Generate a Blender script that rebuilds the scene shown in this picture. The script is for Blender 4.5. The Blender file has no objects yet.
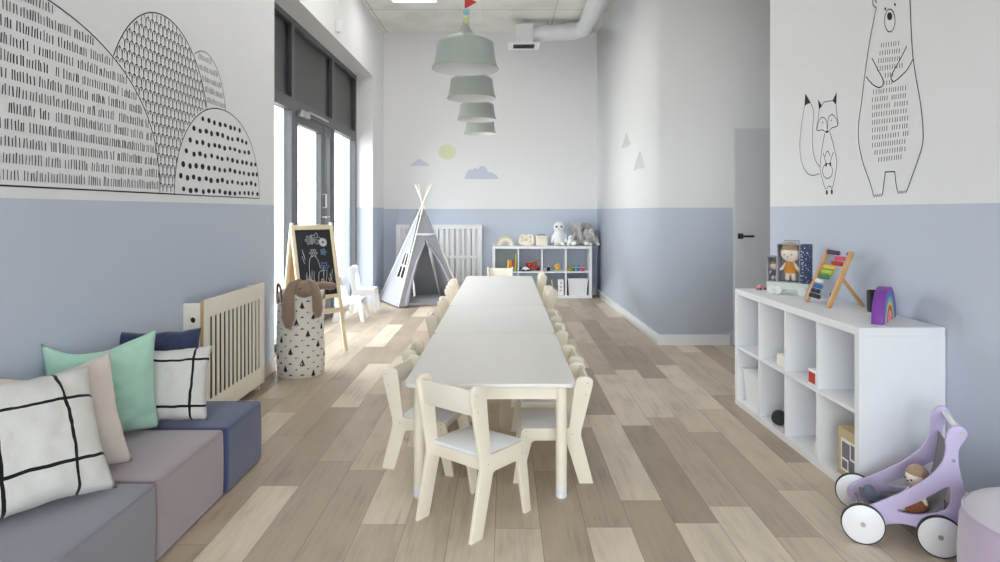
import bpy, bmesh, math, random
from mathutils import Vector, Matrix
random.seed(7)
PI = math.pi
scn = bpy.context.scene
COL = scn.collection
# ------------------------------------------------------------------ camera (metres: X right, Y into the room, Z up)
F, CX, CY, H = 650.0, 505.0, 211.0, 1.29
cam = bpy.data.cameras.new('camera'); camo = bpy.data.objects.new('camera', cam); COL.objects.link(camo)
camo.location = (0, 0, H); camo.rotation_euler = (PI/2, 0, 0)
cam.sensor_width = 36; cam.lens = F*36/1000
cam.shift_x = -(CX-500)/1000; cam.shift_y = -(281-CY)/1000
cam.clip_start = 0.02
scn.camera = camo
# ------------------------------------------------------------------ materials
def lin(c):
    c = c/255
    return c/12.92 if c <= .04045 else ((c+.055)/1.055)**2.4
def rgb(t): return (lin(t[0]), lin(t[1]), lin(t[2]), 1)
class NT:
    def __init__(s, m):
        m.use_nodes = True; s.nt = m.node_tree; s.nt.nodes.clear()
        s.out = s.n('ShaderNodeOutputMaterial')
    def n(s, t, **k):
        x = s.nt.nodes.new(t)
        for a, b in k.items(): setattr(x, a, b)
        return x
    def l(s, a, b): s.nt.links.new(a, b)
    def put(s, sock, v):
        if hasattr(v, 'is_linked') or hasattr(v, 'links'): s.l(v, sock)
        else: sock.default_value = v
    def math(s, op, a, b=0.0, c=0.0):
        x = s.n('ShaderNodeMath', operation=op)
        s.put(x.inputs[0], a); s.put(x.inputs[1], b); s.put(x.inputs[2], c)
        return x.outputs[0]
    def mix(s, f, a, b):
        x = s.n('ShaderNodeMix', data_type='RGBA')
        s.put(x.inputs[0], f); s.put(x.inputs[6], a); s.put(x.inputs[7], b)
        return x.outputs[2]
    def noise(s, vec, scale, detail=3, rough=.5):
        x = s.n('ShaderNodeTexNoise')
        if vec is not None: s.l(vec, x.inputs['Vector'])
        x.inputs['Scale'].default_value = scale; x.inputs['Detail'].default_value = detail
        x.inputs['Roughness'].default_value = rough
        return x.outputs['Fac']
    def ramp(s, f, stops):
        x = s.n('ShaderNodeValToRGB'); e = x.color_ramp.elements
        while len(e) < len(stops): e.new(.5)
        for q, (p, c) in zip(e, stops): q.position = p; q.color = c
        s.put(x.inputs[0], f)
        return x.outputs[0]
    def bsdf(s, col, rough=.6, metal=0, bump=None, bstr=.1, bdist=.002, sheen=0, coat=0, spec=.5):
        b = s.n('ShaderNodeBsdfPrincipled')
        s.put(b.inputs['Base Color'], col); s.put(b.inputs['Roughness'], rough); b.inputs['Metallic'].default_value = metal
        b.inputs['Sheen Weight'].default_value = sheen; b.inputs['Coat Weight'].default_value = coat
        b.inputs['Specular IOR Level'].default_value = spec
        if bump is not None:
            u = s.n('ShaderNodeBump'); u.inputs['Strength'].default_value = bstr; u.inputs['Distance'].default_value = bdist
            s.l(bump, u.inputs['Height']); s.l(u.outputs[0], b.inputs['Normal'])
        s.l(b.outputs[0], s.out.inputs[0])
        return b
def M(name, c, rough=.6, metal=0, var=.04, scale=30, bstr=.05, sheen=0, coat=0, spec=.5, detail=3):
    m = bpy.data.materials.new(name); t = NT(m)
    tc = t.n('ShaderNodeTexCoord').outputs['Object']
    f = t.noise(tc, scale, detail)
    a = rgb(c); d = tuple(max(0, x*(1-var)) for x in a[:3])+(1,); u = tuple(min(1, x*(1+var)) for x in a[:3])+(1,)
    t.bsdf(t.mix(f, d, u), rough, metal, f, bstr, .002, sheen, coat, spec)
    return m
def fabric(name, c, scale=220, sheen=.25, var=.07, bstr=.25, rough=.9):
    m = bpy.data.materials.new(name); t = NT(m)
    tc = t.n('ShaderNodeTexCoord').outputs['Object']
    f = t.noise(tc, scale, 2); g = t.noise(tc, 7, 3)
    a = rgb(c); d = tuple(x*(1-var) for x in a[:3])+(1,); u = tuple(min(1, x*(1+var)) for x in a[:3])+(1,)
    h = t.math('ADD', f, t.math('MULTIPLY', g, 1.2))
    t.bsdf(t.mix(t.math('MULTIPLY', h, .45), d, u), rough, 0, h, bstr, .004, sheen, 0, .2)
    return m
def emit(name, c, s):
    m = bpy.data.materials.new(name); t = NT(m)
    e = t.n('ShaderNodeEmission'); e.inputs[0].default_value = rgb(c); e.inputs[1].default_value = s
    t.l(e.outputs[0], t.out.inputs[0]); return m
def wall_mat():
    m = bpy.data.materials.new('two_tone_wall_paint'); t = NT(m)
    g = t.n('ShaderNodeNewGeometry'); sx = t.n('ShaderNodeSeparateXYZ'); t.l(g.outputs['Position'], sx.inputs[0])
    f = t.math('GREATER_THAN', sx.outputs[2], t.math('ADD', 1.322, t.math('MULTIPLY', t.math('LESS_THAN', sx.outputs[0], -1.864), .017)))
    n1 = t.noise(g.outputs['Position'], 1.3, 2); n2 = t.noise(g.outputs['Position'], 140, 3)
    blue = t.mix(n1, rgb(BLUE), rgb(tuple(x*1.015 for x in BLUE)))
    white = t.mix(n1, rgb(WHITE), rgb(tuple(x*1.01 for x in WHITE)))
    t.bsdf(t.mix(f, blue, white), .62, 0, n2, .06, .001, 0, 0, .35)
    return m
BLUE = (194, 202, 217); WHITE = (232, 232, 234)
def floor_mat():
    m = bpy.data.materials.new('oak_plank_floor'); t = NT(m)
    g = t.n('ShaderNodeNewGeometry').outputs['Position']
    s = t.n('ShaderNodeSeparateXYZ'); t.l(g, s.inputs[0])
    W, L = .185, 1.22
    xs = t.math('DIVIDE', t.math('ADD', s.outputs[0], 10.03), W); row = t.math('FLOOR', xs); fx = t.math('FRACT', xs)
    wn = t.n('ShaderNodeTexWhiteNoise', noise_dimensions='1D'); t.l(row, wn.inputs['W'])
    ys = t.math('ADD', t.math('DIVIDE', t.math('ADD', s.outputs[1], 20.0), L), t.math('MULTIPLY', wn.outputs['Value'], 7.31))
    pl = t.math('FLOOR', ys); fy = t.math('FRACT', ys)
    cv = t.n('ShaderNodeCombineXYZ'); t.l(row, cv.inputs[0]); t.l(pl, cv.inputs[1])
    w2 = t.n('ShaderNodeTexWhiteNoise', noise_dimensions='2D'); t.l(cv.outputs[0], w2.inputs['Vector'])
    rnd = w2.outputs['Value']
    gx = t.n('ShaderNodeCombineXYZ')
    t.l(t.math('MULTIPLY', s.outputs[0], 26.0), gx.inputs[0]); t.l(t.math('MULTIPLY', s.outputs[1], 1.6), gx.inputs[1]); t.l(t.math('MULTIPLY', rnd, 40.0), gx.inputs[2])
    grain = t.noise(gx.outputs[0], 2.2, 6, .62)
    gk = t.n('ShaderNodeCombineXYZ')
    t.l(t.math('MULTIPLY', s.outputs[0], 5.0), gk.inputs[0]); t.l(t.math('MULTIPLY', s.outputs[1], 1.7), gk.inputs[1]); t.l(t.math('MULTIPLY', rnd, 17.0), gk.inputs[2])
    cloud = t.noise(gk.outputs[0], 1.6, 3, .5)
    base = t.ramp(rnd, [(0, rgb((164,147,129))), (.3, rgb((180,163,144))), (.6, rgb((199,183,163))), (1, rgb((220,206,187)))])
    k = t.math('ADD', t.math('MULTIPLY', grain, .55), t.math('MULTIPLY', cloud, .55))
    shade = t.ramp(k, [(.30, (.66,.64,.62,1)), (.52, (.98,.98,.98,1)), (.75, (1.14,1.13,1.12,1))])
    mx = t.n('ShaderNodeMix', data_type='RGBA', blend_type='MULTIPLY'); mx.inputs[0].default_value = 1
    t.l(base, mx.inputs[6]); t.l(shade, mx.inputs[7])
    e1 = t.math('LESS_THAN', t.math('MINIMUM', fx, t.math('SUBTRACT', 1.0, fx)), .008)
    e2 = t.math('LESS_THAN', t.math('MINIMUM', fy, t.math('SUBTRACT', 1.0, fy)), .0012)
    gap = t.math('MAXIMUM', e1, e2)
    col = t.mix(t.math('MULTIPLY', gap, .55), mx.outputs[2], rgb((95,84,74)))
    hgt = t.math('SUBTRACT', t.math('MULTIPLY', grain, .3), gap)
    t.bsdf(col, t.math('ADD', .36, t.math('MULTIPLY', grain, .16)), 0, hgt, .12, .002, 0, 0, .45)
    return m
def ceiling_mat():
    m = bpy.data.materials.new('cast_concrete_ceiling'); t = NT(m)
    g = t.n('ShaderNodeNewGeometry').outputs['Position']; s = t.n('ShaderNodeSeparateXYZ'); t.l(g, s.inputs[0])
    a = t.math('FRACT', t.math('DIVIDE', t.math('ADD', s.outputs[0], 10-.68), 2.5)); b = t.math('FRACT', t.math('DIVIDE', t.math('ADD', s.outputs[1], 3.67), 1.25))
    ln = t.math('MAXIMUM', t.math('LESS_THAN', a, .005), t.math('LESS_THAN', b, .012))
    n = t.noise(g, 1.7, 6, .65); n2 = t.noise(g, 25, 4)
    c = t.ramp(t.math('ADD', t.math('MULTIPLY', n, .8), t.math('MULTIPLY', n2, .2)), [(.3, rgb((212,209,204))), (.5, rgb((232,230,225))), (.7, rgb((242,241,237)))])
    t.bsdf(t.mix(t.math('MULTIPLY', ln, .5), c, rgb((95,92,88))), .85, 0, n2, .2, .003)
    return m
def grid_cushion_mat(cx=.105, cy=.105):
    m = bpy.data.materials.new('white_cotton_with_black_grid'); t = NT(m)
    tc = t.n('ShaderNodeTexCoord').outputs['Object']; s = t.n('ShaderNodeSeparateXYZ'); t.l(tc, s.inputs[0])
    w = t.noise(tc, 9, 1)
    def line(v, c):
        u = t.math('ADD', v, t.math('MULTIPLY', t.math('SUBTRACT', w, .5), .02))
        return t.math('LESS_THAN', t.math('ABSOLUTE', t.math('SUBTRACT', t.math('ABSOLUTE', u), c)), .0055)
    f = t.math('MAXIMUM', line(s.outputs[0], cx), line(s.outputs[1], cy))
    n = t.noise(tc, 260, 2); k = t.noise(tc, 8, 3)
    h = t.math('ADD', t.math('MULTIPLY', n, .5), t.math('MULTIPLY', k, 1.5))
    t.bsdf(t.mix(f, t.mix(n, rgb((196,194,190)), rgb((216,214,210))), rgb((22,22,24))), .92, 0, h, .22, .005, .15, 0, .2)
    return m
def terrazzo(name, base, spots, scale):
    m = bpy.data.materials.new(name); t = NT(m)
    tc = t.n('ShaderNodeTexCoord').outputs['Object']
    v = t.n('ShaderNodeTexVoronoi'); t.l(tc, v.inputs['Vector']); v.inputs['Scale'].default_value = scale
    f = t.math('LESS_THAN', v.outputs['Distance'], .28)
    t.bsdf(t.mix(f, rgb(base), rgb(spots)), .8)
    return m
def glass_mat():
    m = bpy.data.materials.new('clear_window_glass'); t = NT(m)
    a = t.n('ShaderNodeBsdfTransparent'); a.inputs[0].default_value = (.95,.97,.97,1)
    b = t.n('ShaderNodeBsdfGlossy'); b.inputs['Roughness'].default_value = .02
    lw = t.n('ShaderNodeLayerWeight'); lw.inputs[0].default_value = .12
    x = t.n('ShaderNodeMixShader'); t.l(t.math('MULTIPLY', lw.outputs['Fresnel'], .6), x.inputs[0]); t.l(a.outputs[0], x.inputs[1]); t.l(b.outputs[0], x.inputs[2])
    t.l(x.outputs[0], t.out.inputs[0]); return m
def frosted():
    m = bpy.data.materials.new('translucent_white_plastic'); t = NT(m)
    b = t.bsdf(rgb((246,247,250)), .35); b.inputs['Alpha'].default_value = .88
    return m
MAT = dict(
 wall=wall_mat(), floor=floor_mat(), ceil=ceiling_mat(), glass=glass_mat(), frosted=frosted(),
 trim=M('white_trim_paint', (228,228,230), .45), door=M('white_door_lacquer', (214,216,219), .4),
 frame=M('charcoal_aluminium', (88,89,92), .4, .2), dark=M('dark_tinted_panel', (36,36,39), .3),
 white=M('white_melamine', (238,239,242), .38, var=.01), cream=M('white_stained_birch', (240,231,214), .5, var=.03, scale=12),
 creamw=M('pale_birch_board', (242,236,223), .5, var=.03, scale=12),
 ttop=M('white_laminate_top', (234,231,226), .28, var=.01, spec=.5), seat=M('white_laminate_seat', (238,240,244), .4, var=.01),
 oak=M('beech_wood', (206,160,108), .5, var=.1, scale=14), pine=M('pine_wood', (226,208,178), .55, var=.08, scale=10), ply=M('plywood_edge', (200,170,125), .6, var=.1),
 black=M('black_plastic', (28,28,30), .4), steel=M('brushed_steel', (190,190,192), .3, .9), foil=M('silver_duct_foil', (226,227,230), .4, .15, var=.08, scale=9, bstr=.5),
 sage=M('sage_grey_enamel', (162,169,162), .45, var=.02), lampin=M('white_enamel', (235,235,235), .5),
 led=emit('led_diffuser', (255,252,246), 9.0),
 ink=M('black_wall_ink', (38,38,40), .8), inkg=M('grey_wall_ink', (120,120,122), .8),
 stsun=M('pale_yellow_sticker', (220,221,190), .7), stcl=M('blue_grey_sticker', (198,204,219), .7), stcl2=M('mauve_grey_sticker', (205,205,217), .7), sttr=M('pale_grey_sticker', (210,211,214), .7),
 gvel=fabric('grey_woven_fabric', (136,135,145), 300), pvel=fabric('mauve_velvet', (150,135,141), 160, .5), nvel=fabric('navy_velvet', (64,73,112), 160, .4), lvel=fabric('lilac_velvet', (176,160,184), 160, .8),
 lveltop=fabric('pale_lilac_fabric', (200,190,200), 160, .6),
 mint=fabric('mint_cotton', (172,212,193)), blush=fabric('blush_cotton', (214,203,194)), navyc=fabric('navy_cotton', (56,62,90)), gridc=grid_cushion_mat(),
 canvas=fabric('grey_canvas', (160,160,169), 200), canvas_shaded=fabric('shaded_grey_canvas', (150,150,156), 200), wcot=fabric('white_cotton', (232,232,234), 200), padm=fabric('grey_floor_pad', (165,166,172), 200),
 bun=fabric('brown_plush', (142,120,102), 120, .5, .14, .6), eleph=fabric('grey_plush', (182,177,176), 120, .5, .12, .6), wpl=fabric('white_plush', (236,236,236), 120, .5, .05, .5), bagm=fabric('natural_cotton', (226,222,214), 200),
 skin=fabric('doll_cotton', (240,228,216), 200, .1), hair=fabric('brown_wool', (172,146,120), 90, .3, .2, .6), mustard=fabric('mustard_knit', (204,140,58)), rust=fabric('rust_fabric', (150,92,60)), slate=fabric('slate_print', (96,104,124), 60, .2, .4), greyfab=fabric('dark_grey_seat_cloth', (118,112,120)),
 lilac=M('lilac_lacquer', (199,186,222), .42, var=.015), board=M('chalkboard_black', (34,35,38), .8, var=.3, scale=6), chalk=M('white_chalk', (190,192,196), .9, var=.2), chalkb=M('blue_chalk', (120,150,190), .9),
 leather=M('brown_leather', (120,84,58), .6), kraft=M('kraft_card', (196,180,140), .7), greybox=M('grey_card', (168,166,178), .7), speck=terrazzo('speckled_navy_paper', (62,74,108), (205,208,214), 70),
 pwhite=M('pale_green_wood', (214,222,214), .5),
 ground=M('pale_terrace_paving', (190,190,186), .9), hill=M('pale_green_field', (150,160,140), .95, var=.2, scale=.3), concrete=M('slot_shade_dark', (60,60,62), .9),  # concrete: dark tone painted as shade behind the radiator slots
)
CLR = dict(red=(196,52,46), orange=(226,132,58), yellow=(236,204,48), lime=(172,206,60), green=(66,134,68), blue=(52,112,178), navy=(38,48,84), purple=(126,62,160), dpurple=(74,52,88), pink=(222,84,126), cyan=(92,176,206), rose=(232,150,160), ivory=(232,226,212), teal=(60,140,140), wht=(236,236,236), blk=(30,30,32), brown=(130,90,62), paleg=(170,190,120), beady=(214,214,150), beadb=(150,190,204))
for k, v in CLR.items(): MAT[k] = M(k+'_paint', v, .42, var=.02)
# ------------------------------------------------------------------ mesh helpers
def newbm(): return bmesh.new()
def box(bm, x0, x1, y0, y1, z0, z1, bev=0, seg=2):
    r = bmesh.ops.create_cube(bm, size=1.0)
    vs = r['verts']
    for v in vs: v.co = Vector((x0+(v.co.x+.5)*(x1-x0), y0+(v.co.y+.5)*(y1-y0), z0+(v.co.z+.5)*(z1-z0)))
    if bev:
        es = list({e for v in vs for e in v.link_edges})
        bmesh.ops.bevel(bm, geom=es, offset=bev, segments=seg, profile=.5, affect='EDGES')
    return bm
def obox(bm, c, s, rot=None, bev=0, seg=2):
    t = newbm(); box(t, -s[0]/2, s[0]/2, -s[1]/2, s[1]/2, -s[2]/2, s[2]/2, bev, seg)
    mt = Matrix.Translation(c) @ (rot.to_4x4() if rot is not None else Matrix.Identity(4))
    t.transform(mt); merge(bm, t); return bm
def merge(bm, t):
    me = bpy.data.meshes.new('tmp'); t.to_mesh(me); t.free(); bm.from_mesh(me); bpy.data.meshes.remove(me)
def tube(bm, pts, r, n=10, cap=True):
    pts = [Vector(p) for p in pts]; rs = r if isinstance(r, (list, tuple)) else [r]*len(pts)
    rings = []; up = None
    for i, p in enumerate(pts):
        d = (pts[min(i+1, len(pts)-1)]-pts[max(i-1, 0)]).normalized()
        if up is None: up = d.orthogonal().normalized()
        else:
            up = (up-d*up.dot(d)); up = up.normalized() if up.length > 1e-6 else d.orthogonal().normalized()
        b = d.cross(up)
        rings.append([bm.verts.new(p+(up*math.cos(2*PI*k/n)+b*math.sin(2*PI*k/n))*rs[i]) for k in range(n)])
    for a, b in zip(rings, rings[1:]):
        for k in range(n): bm.faces.new((a[k], a[(k+1) % n], b[(k+1) % n], b[k]))
    if cap:
        bm.faces.new(rings[0][::-1]); bm.faces.new(rings[-1])
    return bm
def lathe(bm, prof, n=40, c=(0,0,0), close=False):
    rings = []
    for r, z in prof:
        if r < 1e-5: rings.append([bm.verts.new((c[0], c[1], c[2]+z))])
        else: rings.append([bm.verts.new((c[0]+r*math.cos(2*PI*k/n), c[1]+r*math.sin(2*PI*k/n), c[2]+z)) for k in range(n)])
    prs = list(zip(rings, rings[1:]))
    if close: prs.append((rings[-1], rings[0]))
    for a, b in prs:
        for k in range(n):
            j = (k+1) % n
            if len(a) == 1 and len(b) == 1: continue
            if len(a) == 1: bm.faces.new((a[0], b[j], b[k]))
            elif len(b) == 1: bm.faces.new((a[k], a[j], b[0]))
            else: bm.faces.new((a[k], a[j], b[j], b[k]))
    return bm
def ell(bm, c, r, rot=None, sub=3):
    t = newbm(); bmesh.ops.create_icosphere(t, subdivisions=sub, radius=1)
    r = r if isinstance(r, (list, tuple)) else (r, r, r)
    t.transform(Matrix.Translation(c) @ (rot.to_4x4() if rot is not None else Matrix.Identity(4)) @ Matrix.Diagonal((*r, 1)))
    merge(bm, t); return bm
def plate(loops, thick, bev=0.0, mat4=None, res=2):
    """flat board with holes: 2-D loops (first is the outline), thickness centred on local Z; returns a bmesh"""
    cu = bpy.data.curves.new('tmp', 'CURVE'); cu.dimensions = '2D'; cu.fill_mode = 'BOTH'
    cu.extrude = max(thick/2-bev, .0002); cu.bevel_depth = bev; cu.bevel_resolution = res; cu.offset = -bev
    for lp in loops:
        s = cu.splines.new('POLY'); s.points.add(len(lp)-1); s.use_cyclic_u = True
        for p, q in zip(s.points, lp): p.co = (q[0], q[1], 0, 1)
    ob = bpy.data.objects.new('tmp', cu); COL.objects.link(ob)
    dg = bpy.context.evaluated_depsgraph_get()
    me = bpy.data.meshes.new_from_object(ob.evaluated_get(dg))
    bpy.data.objects.remove(ob); bpy.data.curves.remove(cu)
    bm = newbm(); bm.from_mesh(me); bpy.data.meshes.remove(me)
    bmesh.ops.remove_doubles(bm, verts=bm.verts, dist=1e-5)
    if mat4 is not None: bm.transform(mat4)
    return bm
def axes(o, x, y, z=None):
    x = Vector(x).normalized(); y = Vector(y).normalized(); z = Vector(z).normalized() if z is not None else x.cross(y)
    m = Matrix.Identity(4)
    for i in range(3): m[i][0], m[i][1], m[i][2], m[i][3] = x[i], y[i], z[i], o[i]
    return m
def smoothpoly(pts, it=2):
    for _ in range(it):
        q = []
        for i in range(len(pts)):
            a, b = Vector(pts[i]), Vector(pts[(i+1) % len(pts)])
            q += [tuple(a*.75+b*.25), tuple(a*.25+b*.75)]
        pts = q
    return pts
def roundrect(x0, x1, y0, y1, r, n=6):
    out = []
    for cx, cy, a in ((x1-r, y1-r, 0), (x0+r, y1-r, 90), (x0+r, y0+r, 180), (x1-r, y0+r, 270)):
        for k in range(n+1):
            t = math.radians(a+90*k/n); out.append((cx+r*math.cos(t), cy+r*math.sin(t)))
    return out
def link(name, bm, mat, parent=None, smooth=True, loc=None, ang=40):
    me = bpy.data.meshes.new(name)
    bmesh.ops.recalc_face_normals(bm, faces=bm.faces)
    bm.to_mesh(me); bm.free()
    me.materials.append(MAT[mat] if isinstance(mat, str) else mat)
    o = bpy.data.objects.new(name, me); COL.objects.link(o)
    if smooth:
        for p in me.polygons: p.use_smooth = True
        try: me.set_sharp_from_angle(angle=math.radians(ang))
        except Exception: pass
    if parent is not None: o.parent = parent
    if loc is not None: o.location = loc
    return o
def blob(name, parts, mat, parent=None, voxel=.006, smooth=4):
    """ellipsoids and tapered limbs fused into ONE continuous skin"""
    bm = newbm()
    for p in parts:
        if p[0] == 'e': ell(bm, p[1], p[2], p[3] if len(p) > 3 else None)
        else:
            tube(bm, p[1], p[2], 12)
            rs = p[2] if isinstance(p[2], (list, tuple)) else [p[2]]*len(p[1])
            for q, r in zip(p[1], rs): ell(bm, q, r, None, 2)
    o = link('tmp', bm, mat, None)
    md = o.modifiers.new('r', 'REMESH'); md.mode = 'VOXEL'; md.voxel_size = voxel
    sm = o.modifiers.new('s', 'SMOOTH'); sm.iterations = smooth; sm.factor = .5
    dg = bpy.context.evaluated_depsgraph_get()
    me = bpy.data.meshes.new_from_object(o.evaluated_get(dg)); old = o.data
    bpy.data.objects.remove(o); bpy.data.meshes.remove(old)
    me.name = name; o = bpy.data.objects.new(name, me); COL.objects.link(o)
    for p in me.polygons: p.use_smooth = True
    if parent is not None: o.parent = parent
    return o
def thing(name, label, cat, loc=(0,0,0), rotz=0, group=None):
    o = bpy.data.objects.new(name, None); COL.objects.link(o); o.empty_display_size = .1
    o.location = loc; o.rotation_euler = (0, 0, rotz)
    return tag(o, label, cat, group)
def tag(o, label, cat, group=None):
    o['label'] = label; o['category'] = cat
    if group: o['group'] = group
    elif 'group' in o: del o['group']
    return o
def struct(name, bm, mat, parent=None, smooth=False):
    o = link(name, bm, mat, parent, smooth)
    if parent is None: o['kind'] = 'structure'
    return o
def dup(root, parent=None):
    c = root.copy(); COL.objects.link(c)
    if parent is not None: c.parent = parent
    for ch in list(root.children): dup(ch, c)
    return c
def Rz(a): return Matrix.Rotation(a, 3, 'Z')
def Rx(a): return Matrix.Rotation(a, 3, 'X')
def Ry(a): return Matrix.Rotation(a, 3, 'Y')
# ------------------------------------------------------------------ the room
XL, XR, YB, ZC = -1.87, 1.97, 10.0, 4.03        # left wall, near right wall, back wall, ceiling
W0, W1, XW, ZH = 5.27, 9.19, -2.13, 3.2         # window bay
struct('floor', box(newbm(), -2.3, 3.9, -2.2, 10.2, -.12, 0), 'floor')
struct('ceiling', box(newbm(), -2.3, 3.9, -2.2, 10.2, ZC, ZC+.2), 'ceil')
b = newbm(); box(b, -2.3, XL, -2.2, W0, 0, ZC); box(b, -2.3, XL, W0, W1, ZH, ZC); box(b, -2.3, XL, W1, 10.2, 0, ZC)
struct('wall_left', b, 'wall')
struct('wall_back', box(newbm(), -1.87, 1.45, YB, YB+.2, 0, ZC), 'wall')
P0, P1 = (1.415, 10.0), (1.483, 6.26)
struct('wall_right', plate([[(P0[0]-.003, 10.2), P1, (3.7, 6.26), (3.7, 10.2)]], ZC, 0, Matrix.Translation((0, 0, ZC/2))), 'wall')
struct('wall_right_near', box(newbm(), XR, 3.7, -2.2, 4.83, 0, ZC), 'wall')
struct('wall_passage', box(newbm(), 3.7, 3.9, 4.83, 6.26, 0, ZC), 'wall')
b = newbm(); box(b, XL, -1.6, -2.2, -2.0, 0, ZC); box(b, 1.7, XR, -2.2, -2.0, 0, ZC); box(b, -1.6, 1.7, -2.2, -2.0, 2.5, ZC)
struct('wall_rear', b, 'wall')
# baseboards
b = newbm(); box(b, XL, XL+.014, -2.0, W0, 0, .1); struct('baseboard_left', b, 'trim')
b = newbm(); box(b, XL, XL+.014, W1, YB, 0, .1); struct('baseboard_left_far', b, 'trim')
struct('baseboard_back', box(newbm(), XL+.014, 1.40, YB-.014, YB, 0, .1), 'trim')
b = plate([[(P0[0]-.014, 9.986), (P1[0]-.014, P1[1]-.014), (P1[0], P1[1]), (P0[0], 9.986)]], .1, 0, Matrix.Translation((0,0,.05)))
struct('baseboard_right', b, 'trim')
struct('baseboard_front', box(newbm(), P1[0]-.014, 2.16, P1[1]-.014, P1[1], 0, .1), 'trim')
struct('baseboard_right_near', box(newbm(), XR-.012, XR, -2.0, 4.83, 0, .09), 'trim')
# passage door
d = bpy.data.objects.new('door_1', None); COL.objects.link(d); d['kind'] = 'structure'; d['label'] = 'white flush door with black lever handle'
link('door_leaf', box(newbm(), 2.195, 3.09, 6.215, 6.258, .005, 2.08, .003), 'door', d)
hb = newbm(); obox(hb, (2.25, 6.209, 1.05), (.052, .012, .052), None, .004); hd = link('handle', hb, 'black', d)
hb = newbm(); tube(hb, [(2.25, 6.2, 1.05), (2.25, 6.165, 1.05)], .009); obox(hb, (2.302, 6.163, 1.05), (.125, .016, .02), None, .005); link('lever', hb, 'black', hd)
# window bay
w = bpy.data.objects.new('window_1', None); COL.objects.link(w); w['kind'] = 'structure'; w['label'] = 'charcoal framed glazed front with dark upper panels'
fx0, fx1 = XW-.05, XW+.03
b = newbm()
for y0, y1 in ((W0, W0+.06), (6.40, 6.50), (7.90, 8.01), (W1-.06, W1)): box(b, fx0, fx1, y0, y1, 0, ZH)
for y0, y1 in ((W0+.06, 6.40), (6.50, 7.90), (8.01, W1-.06)):
    box(b, fx0, fx1, y0, y1, ZH-.06, ZH); box(b, fx0, fx1, y0, y1, 2.29, 2.41)
for y0, y1 in ((W0+.06, 6.40), (8.01, W1-.06)): box(b, fx0, fx1, y0, y1, 0, .07)
link('frame', b, 'frame', w, False)
for y0, y1 in ((W0+.06, 6.40), (6.50, 7.90), (8.01, W1-.06)):
    link('upper_panel', box(newbm(), XW-.03, XW-.01, y0, y1, 2.41, ZH-.06), 'dark', w, False)
for y0, y1 in ((W0+.06, 6.40), (8.01, W1-.06)):
    link('pane', box(newbm(), XW-.014, XW-.008, y0, y1, .07, 2.29), 'glass', w, False)
for k, (y0, y1, s) in enumerate(((6.505, 7.54, .1), (7.55, 7.895, .075))):
    dd = bpy.data.objects.new('door_%d' % (k+2), None); COL.objects.link(dd); dd['kind'] = 'structure'; dd['label'] = ('wide' if k == 0 else 'narrow')+' glazed leaf of the charcoal garden door'
    b = newbm(); box(b, XW-.035, XW+.025, y0, y0+s, .01, 2.285); box(b, XW-.035, XW+.025, y1-s, y1, .01, 2.285)
    box(b, XW-.035, XW+.025, y0+s, y1-s, .01, .13); box(b, XW-.035, XW+.025, y0+s, y1-s, 2.18, 2.285)
    link('door_frame', b, 'frame', dd, False)
    link('pane', box(newbm(), XW-.014, XW-.008, y0+s, y1-s, .13, 2.18), 'glass', dd, False)
    if k == 0:
        b = newbm(); tube(b, [(XW+.025, 7.49, 1.33), (XW+.07, 7.49, 1.33), (XW+.07, 7.49, 1.48), (XW+.025, 7.49, 1.48)], .011); link('pull_handle', b, 'steel', dd)
        b = newbm(); tube(b, [(XW+.025, 7.49, 1.22), (XW+.07, 7.49, 1.22), (XW+.07, 7.62, 1.22)], .010); link('lever_handle', b, 'steel', dd)
        b = newbm(); obox(b, (XW+.055, 6.70, 2.285), (.06, .27, .065), None, .006); cl = link('door_closer', b, 'steel', dd)
        b = newbm(); obox(b, (XW+.075, 7.19, 2.325), (.016, .72, .022), None, .003); tube(b, [(XW+.07, 6.83, 2.31), (XW+.07, 6.83, 2.34)], .014); link('closer_arm', b, 'steel', cl)
w2 = bpy.data.objects.new('added_rear_window', None); COL.objects.link(w2); w2['kind'] = 'structure'; w2['label'] = 'wide glazed opening added behind the camera to bring in daylight'  # unseen opening, added for the light it lets in from behind the camera
b = newbm()
for x0, x1 in ((-1.6, -1.54), (.02, .08), (1.64, 1.7)): box(b, x0, x1, -2.13, -2.07, 0, 2.5)
for x0, x1 in ((-1.54, .02), (.08, 1.64)): box(b, x0, x1, -2.13, -2.07, 0, .06); box(b, x0, x1, -2.13, -2.07, 2.44, 2.5)
link('frame', b, 'frame', w2, False)
for x0, x1 in ((-1.54, .02), (.08, 1.64)): link('pane', box(newbm(), x0, x1, -2.103, -2.097, .06, 2.44), 'glass', w2, False)
# outside
struct('ground', box(box(newbm(), -60, -2.3, -40, 60, -.4, -.06), -2.3, 30, -40, -2.2, -.4, -.06), 'ground')
b = newbm()
for i in range(9): ell(b, (-46+random.uniform(-6, 6), -10+i*9, -1.2), (5, 8, random.uniform(3.6, 5)))
struct('hills', b, 'hill', None, True)
r = thing('balcony_railing', 'thin grey metal railing outside the glazed door', 'railing', (-4.6, 12, -.06))
b = newbm(); box(b, -.02, .02, -8, 12, 1.04, 1.08); link('top_rail', b, 'steel', r, False)
b = newbm()
for k in range(81): box(b, -.008, .008, -8+k*.25-.008, -8+k*.25+.008, 0, 1.04)
link('balusters', b, 'steel', r, False)['kind'] = 'stuff'
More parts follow.
